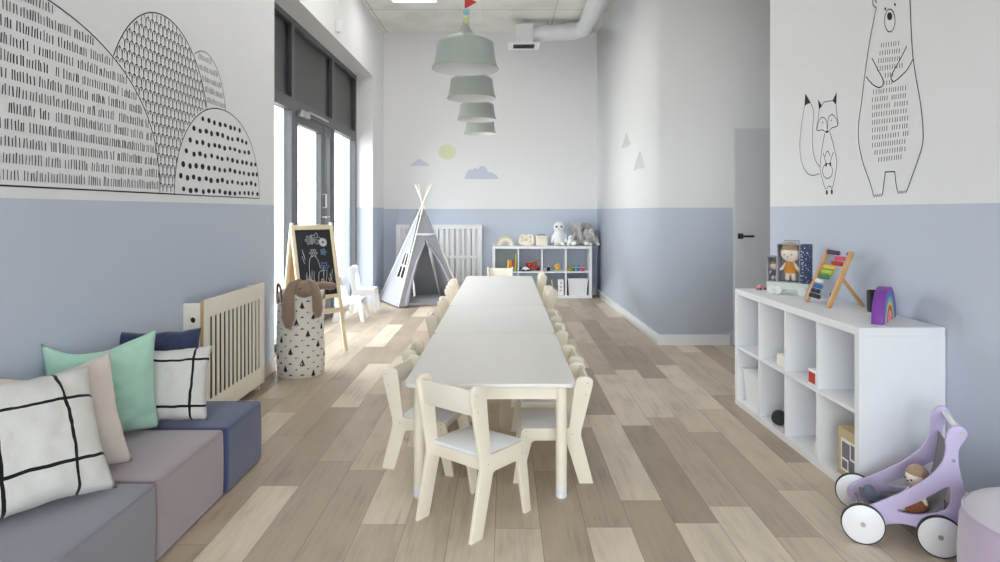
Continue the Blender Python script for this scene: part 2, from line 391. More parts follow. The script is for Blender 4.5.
# ceiling LED panels; all but the first are unseen, added to brighten the room
LEDS = [(-1.17, 8.16), (-1.17, 6.3), (-.15, 7.0), (-.7, 5.2), (-1.17, 3.6)]
for i, (x, y) in enumerate(LEDS):
    t = thing('ceiling_light', 'square white LED panel on the concrete ceiling near the back wall' if i == 0 else 'added unseen LED panel that brightens the room from the ceiling', 'ceiling light', (x, y, ZC), 0, 'LED ceiling panels')
    b = newbm()
    for s in (-1, 1): box(b, s*.29-.012, s*.29+.012, -.302, .302, -.03, 0); box(b, -.278, .278, s*.29-.012, s*.29+.012, -.03, 0)
    link('frame', b, 'white', t, False)
    link('diffuser', box(newbm(), -.278, .278, -.278, .278, -.022, -.01), 'led', t, False)
# ------------------------------------------------------------------ wall drawings
class Wall:
    """strokes on a wall plane: s runs along the wall, t is height"""
    def __init__(s, X=None, Y=None, off=0.0012, sgn=1, P=None, Q=None):
        s.X, s.Y, s.off, s.sgn = X, Y, off*sgn, sgn; s.bm = newbm()
    def co(s, a, t): return Vector((s.X+s.off, a, t)) if s.X is not None else Vector((a, s.Y+s.off, t))
    def px(s, x, y):                                    # photo pixel -> point on the wall plane
        if s.X is not None:
            d = F*s.X/(x-CX); return (d, H-(y-CY)*d/F)
        d = s.Y; return ((x-CX)*d/F, H-(y-CY)*d/F)
    def stroke(s, pts, w, closed=False):
        pts = [Vector(p) for p in pts]
        if closed: pts = pts+[pts[0]]
        L, R = [], []
        for i, p in enumerate(pts):
            d = pts[min(i+1, len(pts)-1)]-pts[max(i-1, 0)]
            if d.length < 1e-9: d = Vector((1, 0))
            n = Vector((-d.y, d.x)).normalized()*w/2
            L.append(s.bm.verts.new(s.co(*(p+n)))); R.append(s.bm.verts.new(s.co(*(p-n))))
        for i in range(len(pts)-1): s.bm.faces.new((L[i], L[i+1], R[i+1], R[i]))
    def fill(s, pts): s.bm.faces.new([s.bm.verts.new(s.co(*p)) for p in pts])
    def oval(s, c, a, b_, n=14): s.fill([(c[0]+a*math.cos(2*PI*k/n), c[1]+b_*math.sin(2*PI*k/n)) for k in range(n)])
    def done(s, name, mat, label, cat, group=None): return tag(link(name, s.bm, mat, None, False), label, cat, group)
def crom(p, n=6):
    out = []
    for i in range(len(p)-1):
        a, b_, c, d = (Vector(p[max(i-1, 0)]), Vector(p[i]), Vector(p[i+1]), Vector(p[min(i+2, len(p)-1)]))
        for k in range(n):
            t = k/n
            out.append(tuple(.5*((2*b_)+(c-a)*t+(2*a-5*b_+4*c-d)*t*t+(3*b_-a-3*c+d)*t**3)))
    out.append(tuple(p[-1])); return out
ZB = 1.385
def inside(e, y, z, m=0):
    cy, cz, a, b_, ex = e
    if abs(y-cy) >= a: return False
    zt = cz+b_*(1-(abs(y-cy)/a)**ex)**(1/ex)
    return z < zt-m and (z > ZB)
E1 = (2.32, ZB, 1.20, .79, 2.25); E2 = (3.57, 1.70, .54, .66, 2.0); E3 = (4.05, 1.85, .31, .43, 2.0); E4 = (4.31, ZB, .635, .575, 2.1)
def arc(e, n=60):
    cy, cz, a, b_, ex = e
    pts = []
    for k in range(n+1):
        th = PI*k/n; c, s = math.cos(th), math.sin(th)
        pts.append((cy-a*math.copysign(abs(c)**(2/ex), c), cz+b_*abs(s)**(2/ex)))
    return pts
def clipped(wl, pts, w, hide):
    run = []
    for p in pts:
        if any(inside(h, *p) for h in hide):
            if len(run) > 1: wl.stroke(run, w)
            run = []
        else: run.append(p)
    if len(run) > 1: wl.stroke(run, w)
wl = Wall(X=XL)
wl.stroke(arc(E1), .006); wl.stroke([(1.10, ZB), (3.69, ZB)], .007)
z = ZB+.022; ri = 0
while z < 2.2:
    y = 1.10+random.uniform(0, .02)
    while y < 3.6:
        h = random.uniform(.032, .044)
        if inside(E1, y, z+h, .006) and random.random() > .04:
            k = random.uniform(-.004, .004); wl.stroke([(y, z), (y+k, z+h)], random.uniform(.004, .0065))
        y += random.uniform(.0125, .0205)*(1 if random.random() > .05 else 1.7)
    z += .0635; ri += 1
wl.done('wall_drawing', 'ink', 'largest hill drawn in rows of short black dashes, left wall', 'wall drawing', 'ink hills on the left wall')
wl = Wall(X=XL)
clipped(wl, arc(E2, 90)+[(4.105, 1.70-.02*k) for k in range(1, 16)], .006, [E1, E4])
row = 0; z = ZB-.02
while z < 2.3:
    y = 2.9+(.021 if row % 2 else 0)
    while y < 4.1:
        pts = []
        for k in range(9):
            th = PI*k/8; pts.append((y-.021*math.cos(th), z+.03+.045*math.sin(th)**.7))
        pts = [(y-.021, z)]+pts+[(y+.021, z)]
        run = []
        for p in pts:
            okp = (abs(p[0]-3.57) < .53 and ((p[1] < 1.7) or inside(E2, p[0], p[1], .004))) and not inside(E1, p[0], p[1], -.004) and not inside(E4, p[0], p[1], -.004) and p[1] > ZB
            if okp: run.append(p)
            else:
                if len(run) > 1: wl.stroke(run, .0045)
                run = []
        if len(run) > 1: wl.stroke(run, .0045)
        y += .042
    z += .054; row += 1
wl.done('wall_drawing', 'ink', 'tall hill drawn with black fish-scale arches, left wall', 'wall drawing', 'ink hills on the left wall')
wl = Wall(X=XL)
clipped(wl, arc(E3, 60)+[(4.36, 1.85-.02*k) for k in range(1, 20)], .005, [E1, E2, E4])
z = 1.6
while z < 2.26:
    y = 3.75
    while y < 4.36:
        if (inside(E3, y, z+.035, .006)) and not any(inside(e, y, z, -.01) for e in (E1, E2, E4)): wl.stroke([(y, z), (y+.004, z+random.uniform(.025, .04))], .005)
        y += random.uniform(.014, .020)
    z += .062
wl.done('wall_drawing', 'inkg', 'small narrow hill with grey dashes behind the other hills, left wall', 'wall drawing', 'ink hills on the left wall')
wl = Wall(X=XL)
wl.stroke(arc(E4), .006); wl.stroke([(3.69, ZB), (4.945, ZB)], .006)
z = ZB+.03; row = 0
while z < 1.95:
    y = 3.70+(.04 if row % 2 else 0)
    while y < 4.94:
        yy, zz = y+random.uniform(-.008, .008), z+random.uniform(-.006, .006)
        if inside(E4, yy, zz+.02, .006) and inside(E4, yy-.02, zz, .0) and inside(E4, yy+.02, zz): wl.oval((yy, zz), random.uniform(.019, .026), random.uniform(.014, .018))
        y += .080
    z += .074; row += 1
wl.done('wall_drawing', 'ink', 'low round hill filled with black dots, left wall', 'wall drawing', 'ink hills on the left wall')
# bear
wl = Wall(X=XR, sgn=-1); q = lambda L: [wl.px(*p) for p in L]
def zig(a, b_, n, dy):
    return [(a[0]+(b_[0]-a[0])*k/n, a[1]+(b_[1]-a[1])*k/n+(dy if k % 2 else -dy)) for k in range(n+1)]
left = crom([(876.5,8),(871,35),(866,67),(862,100),(859,122),(858.8,141),(863,162),(871,185),(873.5,195)])
right = crom([(895,171.6),(896,182),(897.6,191)]); rs = crom([(907,191),(909.5,184),(918,160.5),(923,143),(923,125),(920.5,102),(916,76),(913,55),(911.3,27),(910,0),(908,-12)])
W_ = .006
wl.stroke(q(left), W_); wl.stroke(q(zig((873.5,196), (882.5,195), 8, 1.3)), W_*.9); wl.stroke(q(crom([(882.5,195),(884,184),(885.5,172)])), W_); wl.stroke(q([(885.5,172),(895,171.6)]), W_)
wl.stroke(q(right), W_); wl.stroke(q(zig((897.6,192.5), (907,191.5), 8, 1.3)), W_*.9); wl.stroke(q(rs), W_)
wl.stroke(q(crom([(876.5,8),(873,4),(873,-3),(877,-6),(881,-4)])), W_); wl.stroke(q(crom([(877,3),(875.5,0),(877.5,-3)])), W_)
wl.stroke(q(crom([(881,-4),(888,-13),(899,-16),(908,-12)])), W_); wl.stroke(q(crom([(903,-15),(908,-21),(914,-18),(912,-9),(909,-7)])), W_)
wl.stroke(q([(890+5.3*math.sin(a*PI/8), 20.5-11.5*math.cos(a*PI/8)) for a in range(17)]), W_)
def fillpx(cx, cy, rx, ry): wl.fill(q([(cx+rx*math.cos(k*PI/8), cy+ry*math.sin(k*PI/8)) for k in range(16)]))
fillpx(889.8, 16.2, 2.6, 4); fillpx(885.5, 8.8, .9, 1.7); fillpx(895.2, 4.5, .9, 1.7)
for L in ([(872,58),(877.5,68.5),(883.2,80),(882.4,86)], [(866,76.5),(873,84.5),(879,87.5),(882.4,86)], [(907,46),(900.7,58.7),(892.7,73),(891.2,78),(893.5,82)], [(913,59.5),(907,70),(898,79),(893.5,82)]): wl.stroke(q(crom(L)), W_)
y = 42.0; rw = 0
while y < 160:
    t = (y-42)/118
    xl, xr = (880+(1-min(1, t*3))*1.5-min(1, t*2.2)*7.5, 899+min(1, t*2)*9)
    if t > .86: xl += (t-.86)*60; xr -= (t-.86)*60
    x = xl
    while x < xr:
        if random.random() > .06 and not (71 < y < 84 and (x < 884 or x > 894)): wl.stroke(q([(x, y+4.6-(x-890)*.13), (x+.25, y-(x-890)*.13)]), .0045)
        x += random.uniform(2.0, 2.9)
    y += 7.6; rw += 1
wl.done('wall_drawing', 'ink', 'tall bear line drawing with a dashed belly on the right wall', 'wall drawing')
# fox
wl = Wall(X=XR, sgn=-1); W_ = .0048
wl.stroke(q(crom([(805.6,94),(804.7,105.6),(801.7,125),(800,144.7),(801.7,162),(806.6,172),(812.5,175.4),(819.5,173.6)])), W_)
wl.stroke(q(crom([(805.6,94),(810.5,102.7),(813.8,111.5),(813,125),(812.6,144.7),(815,158.4),(819.7,167)])), W_)
wl.fill(q([(805.6,94),(804.7,106),(807.5,104),(810.5,103)]))
wl.fill(q([(818,99.4),(822.2,105.6),(819.3,109.8)])); wl.fill(q([(836.9,92.3),(832.6,100.7),(836.5,104.9)]))
wl.stroke(q(crom([(819.3,109.5),(818,121),(817,130),(823,130),(827.3,132.5),(832,128),(838,125),(837,113.5),(836.3,104.7)])), W_)
wl.stroke(q(crom([(822,105.6),(824,102.5),(827.3,101.3),(830,101),(832.6,100.7)])), W_)
wl.stroke(q(crom([(817,130),(819,121),(823,117.2),(826.5,121),(827.3,131)])), W_); wl.stroke(q(crom([(827.3,131),(828.5,119),(832,114.5),(836,118),(838,125)])), W_)
fillpx(827.3, 131.6, 1.1, 1.2); fillpx(823, 122.5, .5, .8); fillpx(831.3, 120.2, .5, .8)
wl.stroke(q(crom([(825,133),(822.2,148.6),(820.3,168),(823.2,182),(826,189.7)])), W_); wl.stroke(q(crom([(830,132),(834,146.7),(836.9,162),(835,178),(832.5,188)])), W_)
wl.stroke(q(crom([(827,189),(828.5,186.5),(831,186.5),(832,189)])), W_)
wl.stroke(q([(827.7+5*math.sin(a*PI/8), 171-7.5*math.cos(a*PI/8)) for a in range(17)]), W_)
for L in ([(823.5,153),(825.5,161),(826,165)], [(833.5,152),(831,160),(830.3,165)], [(825,157),(827.5,151),(830.5,156)]): wl.stroke(q(crom(L)), W_)
for cx, cy, a, c in ((826.3,164.8,.8,2), (830.4,164,.8,2), (827,192.5,1,2.6), (832,191.8,1,2.6)): fillpx(cx, cy, a, c)
wl.done('wall_drawing', 'ink', 'small fox line drawing with a big tail on the right wall', 'wall drawing')
# stickers
def cloud(pts, label, mat):
    wl = Wall(Y=YB, sgn=-1); wl.fill([wl.px(*p) for p in pts]); return wl.done('wall_sticker', mat, label, 'wall sticker', 'stickers on the back wall')
cloud([(447+8.6*math.cos(k*PI/16), 152+7.6*math.sin(k*PI/16)) for k in range(32)], 'round pale yellow sun sticker on the back wall', 'stsun')
def bumps(L):
    out = []
    for (x0, y0), (x1, y1), h in L:
        for k in range(8):
            t = k/8; out.append((x0+(x1-x0)*t, y0+(y1-y0)*t-h*math.sin(PI*t)))
    return out
cloud([(465,179)]+bumps([((465,177.5),(467,172.5),1),((467,172.5),(472,170.5),2.5),((472,170.5),(478,169),1.5),((478,169),(487,169),3.2),((487,169),(488,173),.6),((488,173),(494,174),1.5),((494,174),(498.5,178),.8)])+[(498.5,179)], 'larger grey-blue cloud sticker to the right of the yellow sun', 'stcl')
cloud([(411,165.8)]+bumps([((411,165),(415,162),1),((415,162),(423,161.5),3),((423,161.5),(429,165),.6)])+[(429,165.8)], 'smaller mauve-grey cloud sticker to the left of the yellow sun', 'stcl2')
def treest(px0, pts, label):
    bm = newbm(); vs = []
    dx = (P0[0]-P1[0])/(P0[1]-P1[1])
    for x, y in pts:
        u = (x-CX)/F; Y = (P1[0]-dx*P1[1])/(u-dx); X = u*Y
        vs.append(bm.verts.new((X-.0015, Y, H-(y-CY)*Y/F)))
    bm.faces.new(vs); tag(link('wall_sticker', bm, 'sttr', None, False), label, 'wall sticker', 'tree stickers on the right wall')
treest(0, [(621.5,148.5),(624,140),(626.3,132.5),(628.5,138),(631,144),(628,146.5)], 'upper pale grey fir tree sticker on the right wall')
treest(0, [(633.5,170.5),(636.5,160),(640,150.5),(642.5,158),(645,167.5),(640,168.5)], 'lower pale grey fir tree sticker on the right wall')
# ------------------------------------------------------------------ ceiling services
t = thing('air_duct', 'silver foil air duct bending along the ceiling to a white vent', 'air duct', (.27, 9.35, ZC))
def crinkle(pts, r, n=22, seed=0):
    rd = random.Random(seed); P = []; R_ = []
    for a, c in zip(pts, pts[1:]):
        a, c = Vector(a), Vector(c); k = max(2, int((c-a).length/.06))
        for i in range(k): P.append(a.lerp(c, i/k)); R_.append(r*rd.uniform(.95, 1.04))
    P.append(Vector(pts[-1])); R_.append(r)
    return tube(newbm(), P, R_, n)
el = [(.86-.12*0, 0, -.135), (.80, 0, -.135)]
link('duct', crinkle([(.0, 0, -.215), (.35, 0, -.185), (.66, 0, -.16), (.78, -.02, -.15), (.85, -.08, -.14), (.88, -.18, -.135), (.88, -.6, -.13), (.88, -2.2, -.13), (.88, -5, -.13)], .122, 24, 3), 'foil', t)
link('plenum_box', box(box(newbm(), -.11, .13, -.14, .14, -.36, -.085, .004), -.005, .005, -.02, .02, -.085, -.0005), 'foil', t, False)
b = newbm(); 
for k in range(7): obox(b, (0, -.1+k*.034, -.372), (.3, .022, .003), Rx(.5))
link('vent_louvres', b, 'frame', t, False)
b = newbm()
for s in (-1, 1): box(b, s*.19-.035, s*.19+.035, -.2, .2, -.375, -.362); box(b, -.155, .155, s*.165-.035, s*.165+.035, -.375, -.362)
link('vent_frame', b, 'white', t, False)
b = newbm(); tube(b, [(.34, 0, 0), (.34, 0, -.06)], .004); tube(b, [(.34+.122*math.cos(a*PI/12), 0.002*0, -.17+.122*math.sin(a*PI/12)) for a in range(0, 1)]+[(.34, .0, -.05)], .004)
link('hanger', b, 'steel', t)
t = thing('alarm_sounder', 'small white alarm box on a thin cable high on the left wall', 'alarm', (XL, 7.2, 3.27))
link('housing', box(newbm(), 0.0005, .05, -.04, .04, 0, .14, .008), 'white', t)
b = newbm(); tube(b, [(.012, 0, .14), (.012, 0, ZC-3.27)], .006, 8); link('cable', b, 'white', t)
# pendants
def pendant():
    t = thing('pendant_lamp', '', 'pendant lamp')
    R_ = .178
    outer = [(.036, .205), (.04, .19), (.075, .172), (.125, .152), (.150, .138), (.152, .125), (.156, .08), (.165, .03), (R_, 0)]
    b = newbm(); lathe(b, outer+[(R_-.003, 0.0)], 56); sh = link('shade', b, 'sage', t, True, None, 60)
    b = newbm(); lathe(b, [(R_-.003, .0005), (.162, .03), (.153, .08), (.149, .124), (.146, .135), (.12, .148), (.04, .18), (.0, .182)], 56); link('shade_lining', b, 'lampin', sh, True, None, 60)
    b = newbm(); lathe(b, [(0, .262), (.012, .262), (.014, .235), (.022, .225), (.026, .205), (.0, .203)], 28); link('socket_cap', b, 'sage', t)
    b = newbm(); lathe(b, [(0, .06), (.02, .066), (.03, .09), (.024, .12), (.014, .14), (.014, .178)], 24); link('bulb', b, 'lampin', t)
    return t
lamp0 = pendant()
LAMPS = [(-.212, 3.48, 2.05), (-.24, 4.68, 2.10), (-.253, 5.88, 2.113), (-.272, 7.08, 2.13)]
lab = ['first and largest-looking sage grey pendant lamp, nearest the camera', 'second sage grey pendant lamp from the near end', 'third sage grey pendant lamp from the near end', 'farthest sage grey pendant lamp, hanging in front of the back wall']
for i, (x, y, zz) in enumerate(LAMPS):
    o = lamp0 if i == 0 else dup(lamp0)
    o.location = (x, y, zz); tag(o, lab[i], 'pendant lamp', 'pendant lamps in a row over the table')
    b = newbm(); tube(b, [(0, 0, .262), (0, 0, ZC-zz)], .002, 8); link('cord', b, 'lampin', o)
x, y, zz = LAMPS[0]
g = thing('bead_garland', 'string of coloured beads and red flag tied to the near lamp cord', 'garland', (x+.006, y-.026, zz+.254))
b = newbm(); tube(b, [(0, 0, -.02), (.002, 0, .12), (.004, 0, .26)], .0016, 6); link('string', b, 'ivory', g)
for nm, c, dz, dx, rr in (('bead', 'beady', .0, 0, .019), ('bead', 'beadb', .045, 0, .019)):
    o = link(nm, ell(newbm(), (dx, 0, dz), rr), c, g); o['label'] = ('yellow' if c == 'beady' else 'blue')+' bead'
link('red_flag', plate([[(-.008, -.035), (-.008, .035), (.055, 0)]], .004, 0, axes((0, 0, .095), (1, 0, 0), (0, 0, 1))), 'red', g, False)
# ------------------------------------------------------------------ tables
TX, TY, TZ = -.066, 2.888, .522
def table():
    t = thing('activity_table', '', 'table')
    hw, L = .384, 1.197
    link('tabletop', plate([roundrect(-hw, hw, 0, L, .045, 8)], 0.02, .004, Matrix.Translation((0, 0, TZ-.010))), 'ttop', t)
    b = newbm(); ii, zt = .06, TZ-.0205
    for s in (-1, 1): box(b, s*(hw-ii)-.009, s*(hw-ii)+.009, .07, L-.07, zt-.058, zt)
    for yy in (.045, L-.045): box(b, -hw+.075, hw-.075, yy-.009, yy+.009, zt-.058, zt)
    link('apron', b, 'cream', t, False)
    for sx in (-1, 1):
        for yy in (.048, L-.048):
            x0 = sx*(hw-.064)
            b = newbm(); lathe(b, [(0, .058), (.0258, .058), (.0258, .134), (.0248, .1345), (.0248, .137), (.0258, .1375), (.0258, .158), (.0248, .1585), (.0248, .161), (.0258, .1615), (.0258, zt), (0, zt)], 28, (x0, yy, 0))
            lg = link('leg', b, 'cream', t)
            b = newbm(); lathe(b, [(0, 0), (.0235, 0), (.0258, .004), (.0258, .018), (.0250, .019), (.0250, .021), (.0258, .022), (.0258, .0575), (0, .0575)], 28, (x0, yy, 0)); link('foot_cap', b, 'white', lg)
    return t
tb = table()
for i in range(4):
    o = tb if i == 0 else dup(tb); o.location = (TX, TY+1.2*i, 0)
    tag(o, ['white kids table nearest the camera, first of the long row', 'second white kids table from the near end of the row', 'third white kids table from the near end of the row', 'farthest white kids table, towards the back shelf'][i], 'table', 'white kids tables joined end to end')
# ------------------------------------------------------------------ chairs
def chair(zs, name_lab, bolts=True, wmat='cream', smat='seat'):
    t = thing('kids_chair', name_lab, 'chair')
    P = [(-.190,0),(-.122,0),(-.0605,.198),(-.048,.203),(.088,.203),(.103,.195),(.150,0),(.192,0),(.157,.222),(.152,.25),(.138,.262),(-.062,.262),(-.074,.268),(-.101,.475),(-.106,.491),(-.122,.503),(-.155,.505),(-.175,.50),(-.188,.487),(-.187,.465),(-.133,.250),(-.131,.225)]
    P = [(y, zz*zs) for y, zz in P]
    for s in (-1, 1):
        link('side_panel', plate([P], .018, .003, axes((s*.151, 0, 0), (0, 1, 0), (0, 0, 1))), wmat, t, True, None, 35)
    a = math.atan2(.055, .235*zs)
    b = newbm(); obox(b, (0, -.1590, .447*zs), (.2835, .015, .088*zs), Rx(a), .003); link('backrest', b, 'creamw' if wmat == 'cream' else wmat, t)
    b = newbm(); box(b, -.1415, .1415, -.10, .150, .262*zs-.013, .262*zs+.001, .002); link('seat', b, smat, t)
    b = newbm(); box(b, -.1415, .1415, .108, .124, .203*zs, .262*zs-.014, .002); box(b, -.1415, .1415, -.1, -.084, .21*zs, .262*zs-.014, .002); link('seat_rail', b, wmat, t)
    if bolts:
        for s in (-1, 1):
            for yy, zz in ((-.163, .475), (-.152, .42), (-.09, .235), (.128, .248), (.128, .222)):
                b = newbm(); tube(b, [(s*.159, yy, zz*zs), (s*.1607, yy, zz*zs)], .0032, 10); link('bolt', b, 'steel', t)
    return t
big = chair(1.2, 'cream wooden chair pulled out askew at the near end of the table')
big.location = (-.132, 2.755, 0); big.rotation_euler.z = -math.atan2(.636, .771)
small = chair(1.0, '')
plain = chair(1.0, '', False); plaintall = chair(1.17, '', False)
used = set()
def place(proto, x, y, rz, label, group):
    o = proto if proto.name not in used else dup(proto)
    used.add(proto.name); o.location = (x, y, 0); o.rotation_euler.z = rz; tag(o, label, 'chair', group); return o
RIGHT, LEFT = PI/2, -PI/2            # +Y local forward turned to -X (sits on the right) or +X
gr = 'cream chairs on the right side of the table'; gl = 'cream chairs on the left side of the table'
place(small, .229, 3.235, RIGHT, 'nearest low cream chair on the right side of the table', gr)
place(plain, .232, 3.66, RIGHT+.04, 'second low cream chair from the near end, right side of table', gr)
place(plain, .232, 4.42, RIGHT-.03, 'third low cream chair from the near end, right side of table', gr)
place(plain, .236, 5.03, RIGHT, 'fourth low cream chair from the near end, right side of table', gr)
place(plaintall, .275, 5.95, RIGHT+.06, 'fifth chair from the near end, a taller one, right side of table', gr)
place(plaintall, .272, 7.25, RIGHT, 'farthest tall cream chair on the right side of the table', gr)
place(small, -.392, 3.36, LEFT-.28, 'nearest low cream chair on the left side of the table, turned out', gl)
place(plain, -.395, 3.835, LEFT, 'second low cream chair from the near end, left side of table', gl)
place(plain, -.41, 5.03, LEFT, 'third low cream chair from the near end, left side of table', gl)
place(plain, -.415, 5.86, LEFT+.05, 'fourth low cream chair from the near end, left side of table', gl)
place(plain, -.435, 6.78, LEFT+.04, 'fifth low cream chair from the near end, left side of table', gl)
place(plain, -.45, 7.40, LEFT, 'farthest cream chair on the left side of the table', gl)
place(plaintall, -.06, 7.98, PI, 'cream chair at the far end of the table facing the camera', None)
# white chairs by the window
wchair = chair(1.0, '', False, 'white', 'white'); wct = chair(1.16, '', False, 'white', 'white')
place(wchair, -1.825, 7.71, LEFT, 'low white chair by the window, nearest the chalkboard easel', 'white chairs by the window')
place(wct, -1.81, 8.36, LEFT+.06, 'white chair by the window, behind the other white chair', 'white chairs by the window')
# ------------------------------------------------------------------ cube shelves
def shelf(label, loc, rz):
    t = thing('cube_shelf', label, 'shelf', loc, rz)        # front at local y=0, depth .39, width 1.47, x from 0
    Wd, D, Hh, o, n = 1.47, .39, .77, .038, .018
    b = newbm()
    box(b, 0, Wd, 0, D, Hh-o, Hh, .0015); box(b, 0, Wd, 0, D, 0, o, .0015); box(b, 0, o, 0, D, o, Hh-o); box(b, Wd-o, Wd, 0, D, o, Hh-o)
    link('carcass', b, 'white', t, False)
    cw = (Wd-2*o-3*n)/4
    for k in range(1, 4):
        x0 = o+k*cw+(k-1)*n
        link('divider', box(newbm(), x0, x0+n, .003, D-.003, o, Hh-o), 'white', t, False)
    zm = Hh/2
    for k in range(4):
        x0 = o+k*(cw+n); link('shelf_board', box(newbm(), x0, x0+cw, .003, D-.003, zm-n/2, zm+n/2), 'white', t, False)
    return t
CW = (1.47-.076-.054)/4
def cell(k): return .038+k*(CW+.018)
SR = (1.543, 4.362); SA = .0228      # far front corner of the right shelf; local x runs toward the camera (-Y), local y toward +X
shelf('white open cube shelf along the right wall under the bear drawing', (SR[0], SR[1], 0), -PI/2+SA)
def rs_(u, d, zz): return (SR[0]+d*math.cos(SA)+u*math.sin(SA), SR[1]-u*math.cos(SA)+d*math.sin(SA), zz)
SB = (-.185, 9.60)
shelf('white open cube shelf standing against the back wall', (SB[0], SB[1], 0), 0)
def bs_(u, d, zz): return (SB[0]+u, SB[1]+d, zz)
LO, MID, TOP = .0385, .3945, .7705
# --- generic small makers
def boxthing(name, label, cat, loc, s, mat, rz=0, group=None, bev=.003):
    o = link(name, box(newbm(), -s[0]/2, s[0]/2, -s[1]/2, s[1]/2, 0, s[2], bev), mat); o.location = loc; o.rotation_euler.z = rz
    return tag(o, label, cat, group)
def toycar(label, loc, rz, mat, s=1, group=None):
    t = thing('toy_car', label, 'toy car', loc, rz, group)
    P = smoothpoly([(-.05,.012),(.05,.012),(.052,.03),(.03,.034),(.018,.052),(-.022,.054),(-.035,.036),(-.052,.032)], 2)
    link('body', plate([[(x*s, y*s) for x, y in P]], .04*s, .004*s, axes((0, 0, 0), (1, 0, 0), (0, 0, 1))), mat, t)
    for x in (-.03, .03):
        for yy in (-1, 1):
            b = newbm(); tube(b, [(x*s, yy*.018*s, .012*s), (x*s, yy*.027*s, .012*s)], .0115*s, 14); link('wheel', b, 'blk', t)
    return t
def doll(label, loc, rz, s=1, shirt='mustard', hair='hair', sit=False, group=None, legs='skin', tilt=0, hs=1.0):
    t = thing('rag_doll', label, 'doll', loc, rz, group); t.rotation_euler = (tilt, 0, rz)
    hz = .135 if not sit else .105
    body = [('e', (0, 0, hz+.03*(hs-1)), (.035*hs, .033*hs, .034*hs)), ('t', [(0, 0, hz-.03), (0, 0, hz-.07)], [.014, .026])]
    for k in (-1, 1):
        body.append(('t', [(k*.018, 0, hz-.045), (k*.045, -.006, hz-.075)], [.010, .009]))
        body.append(('t', [(k*.014, 0, hz-.08), (k*.017, -.045, .012), (k*.018, -.085, .014)] if sit else [(k*.012, 0, hz-.08), (k*.016, 0, .012)], .012))
    bo = blob('body', [(p[0], [tuple(Vector(v)*s) for v in p[1]] if p[0] == 't' else tuple(Vector(p[1])*s), [v*s for v in p[2]] if isinstance(p[2], (list, tuple)) else p[2]*s) for p in body], 'skin', t, .0035*s, 3)
    b = newbm(); lathe(b, [(.0, hz-.022), (.012, hz-.026), (.024, hz-.045), (.031, hz-.075), (.033, hz-.092), (0, hz-.092)], 20); b.transform(Matrix.Scale(s, 4)); link('shirt', b, shirt, t)
    hc = Vector((0, 0, hz+.03*(hs-1)))
    b = newbm(); ell(b, (0, .003, .006), (.0375, .0355, .0355))
    for v in list(b.verts):
        lim = .008 if v.co.y < -.004 else -.012
        if v.co.z < lim:
            k = .90 if v.co.y < .004 else .97
            v.co.x *= k; v.co.z = lim+(v.co.z-lim)*(.02 if v.co.y < .004 else .35); v.co.y *= k
    b.transform(Matrix.Scale(hs, 4)); b.transform(Matrix.Translation(hc)); b.transform(Matrix.Scale(s, 4)); link('hair', b, hair, t)
    for k in (-1, 1): link('eye', ell(newbm(), (hc+Vector((k*.013, -.0315, -.005))*hs)*s, .0032*s, None, 2), 'blk', t)
    link('nose', ell(newbm(), (hc+Vector((0, -.0335, -.012))*hs)*s, .0032*s, None, 2), 'brown', t)
    return t
def openbox(name, label, cat, loc, s, mat, lid=None, taper=.9, group=None, rz=0, slot=False):
    t = thing(name, label, cat, loc, rz, group)
    b = newbm(); th = .003
    def ring(k, z0, i): return [b.verts.new((sx*(s[0]/2*k-i), sy*(s[1]/2*k-i), z0)) for sx, sy in ((-1,-1),(1,-1),(1,1),(-1,1))]
    A, B, C, D = ring(taper, 0, 0), ring(1, s[2], 0), ring(1, s[2], th), ring(taper, th, th)
    for p, q_ in ((A, B), (B, C), (C, D)):
        for k in range(4): b.faces.new((p[k], p[(k+1) % 4], q_[(k+1) % 4], q_[k]))
    b.faces.new(A[::-1]); b.faces.new(D)
    link('tub', b, mat, t, False)
    if lid: link('lid', box(newbm(), -s[0]/2-.006, s[0]/2+.006, -s[1]/2-.006, s[1]/2+.006, s[2]+.0003, s[2]+.014, .003), lid, t)
    return t
# ---- right shelf contents (u toward the camera)
toycar('small dark toy car in the upper far cell of the right shelf', rs_(cell(0)+.24, .10, MID), .4, 'blk', .8)
boxthing('wooden_box', 'small cream wooden box in an upper cell of the right shelf', 'box', rs_(cell(1)+.243, .10, MID), (.13, .16, .065), 'creamw', SA)
t = thing('toy_block_box', 'small red and white box in an upper cell of the right shelf', 'box', rs_(cell(2)+.28, .06, MID), PI/2+SA)
link('carton', box(newbm(), -.04, .04, -.05, .05, 0, .08, .002), 'white', t)
link('red_label', box(newbm(), -.0408, .0, -.04, .04, .015, .065), 'red', t, False)
link('red_front', box(newbm(), -.034, .034, .0497, .0508, .012, .068), 'red', t, False)
openbox('storage_tub', 'translucent white plastic tub in the lower far cell of the right shelf', 'tub', rs_(cell(0)+.17, .19, LO), (.30, .32, .20), 'frosted', 'frosted', rz=-PI/2)
t = thing('toy_drum', 'black disc shaped toy in a lower cell of the right shelf', 'toy', rs_(cell(1)+.165, .05, LO), -.45)
b = newbm(); tube(b, [(0, -.02, .042), (0, -.014, .042), (0, .014, .042), (0, .02, .042)], [.036, .042, .042, .036], 24); link('disc', b, 'black', t)
boxthing('grey_carton', 'pale grey carton behind the black disc toy on the right shelf', 'box', rs_(cell(1)+.24, .16, LO), (.10, .12, .13), 'greybox', 0)
boxthing('brown_book', 'dark brown book upright beside the pale grey carton', 'book', rs_(cell(1)+.318, .14, LO), (.16, .02, .19), 'brown', SA)
boxthing('wooden_block', 'small cream block in the third lower cell of the right shelf', 'block', rs_(cell(2)+.285, .06, LO), (.06, .05, .06), 'creamw', .2)
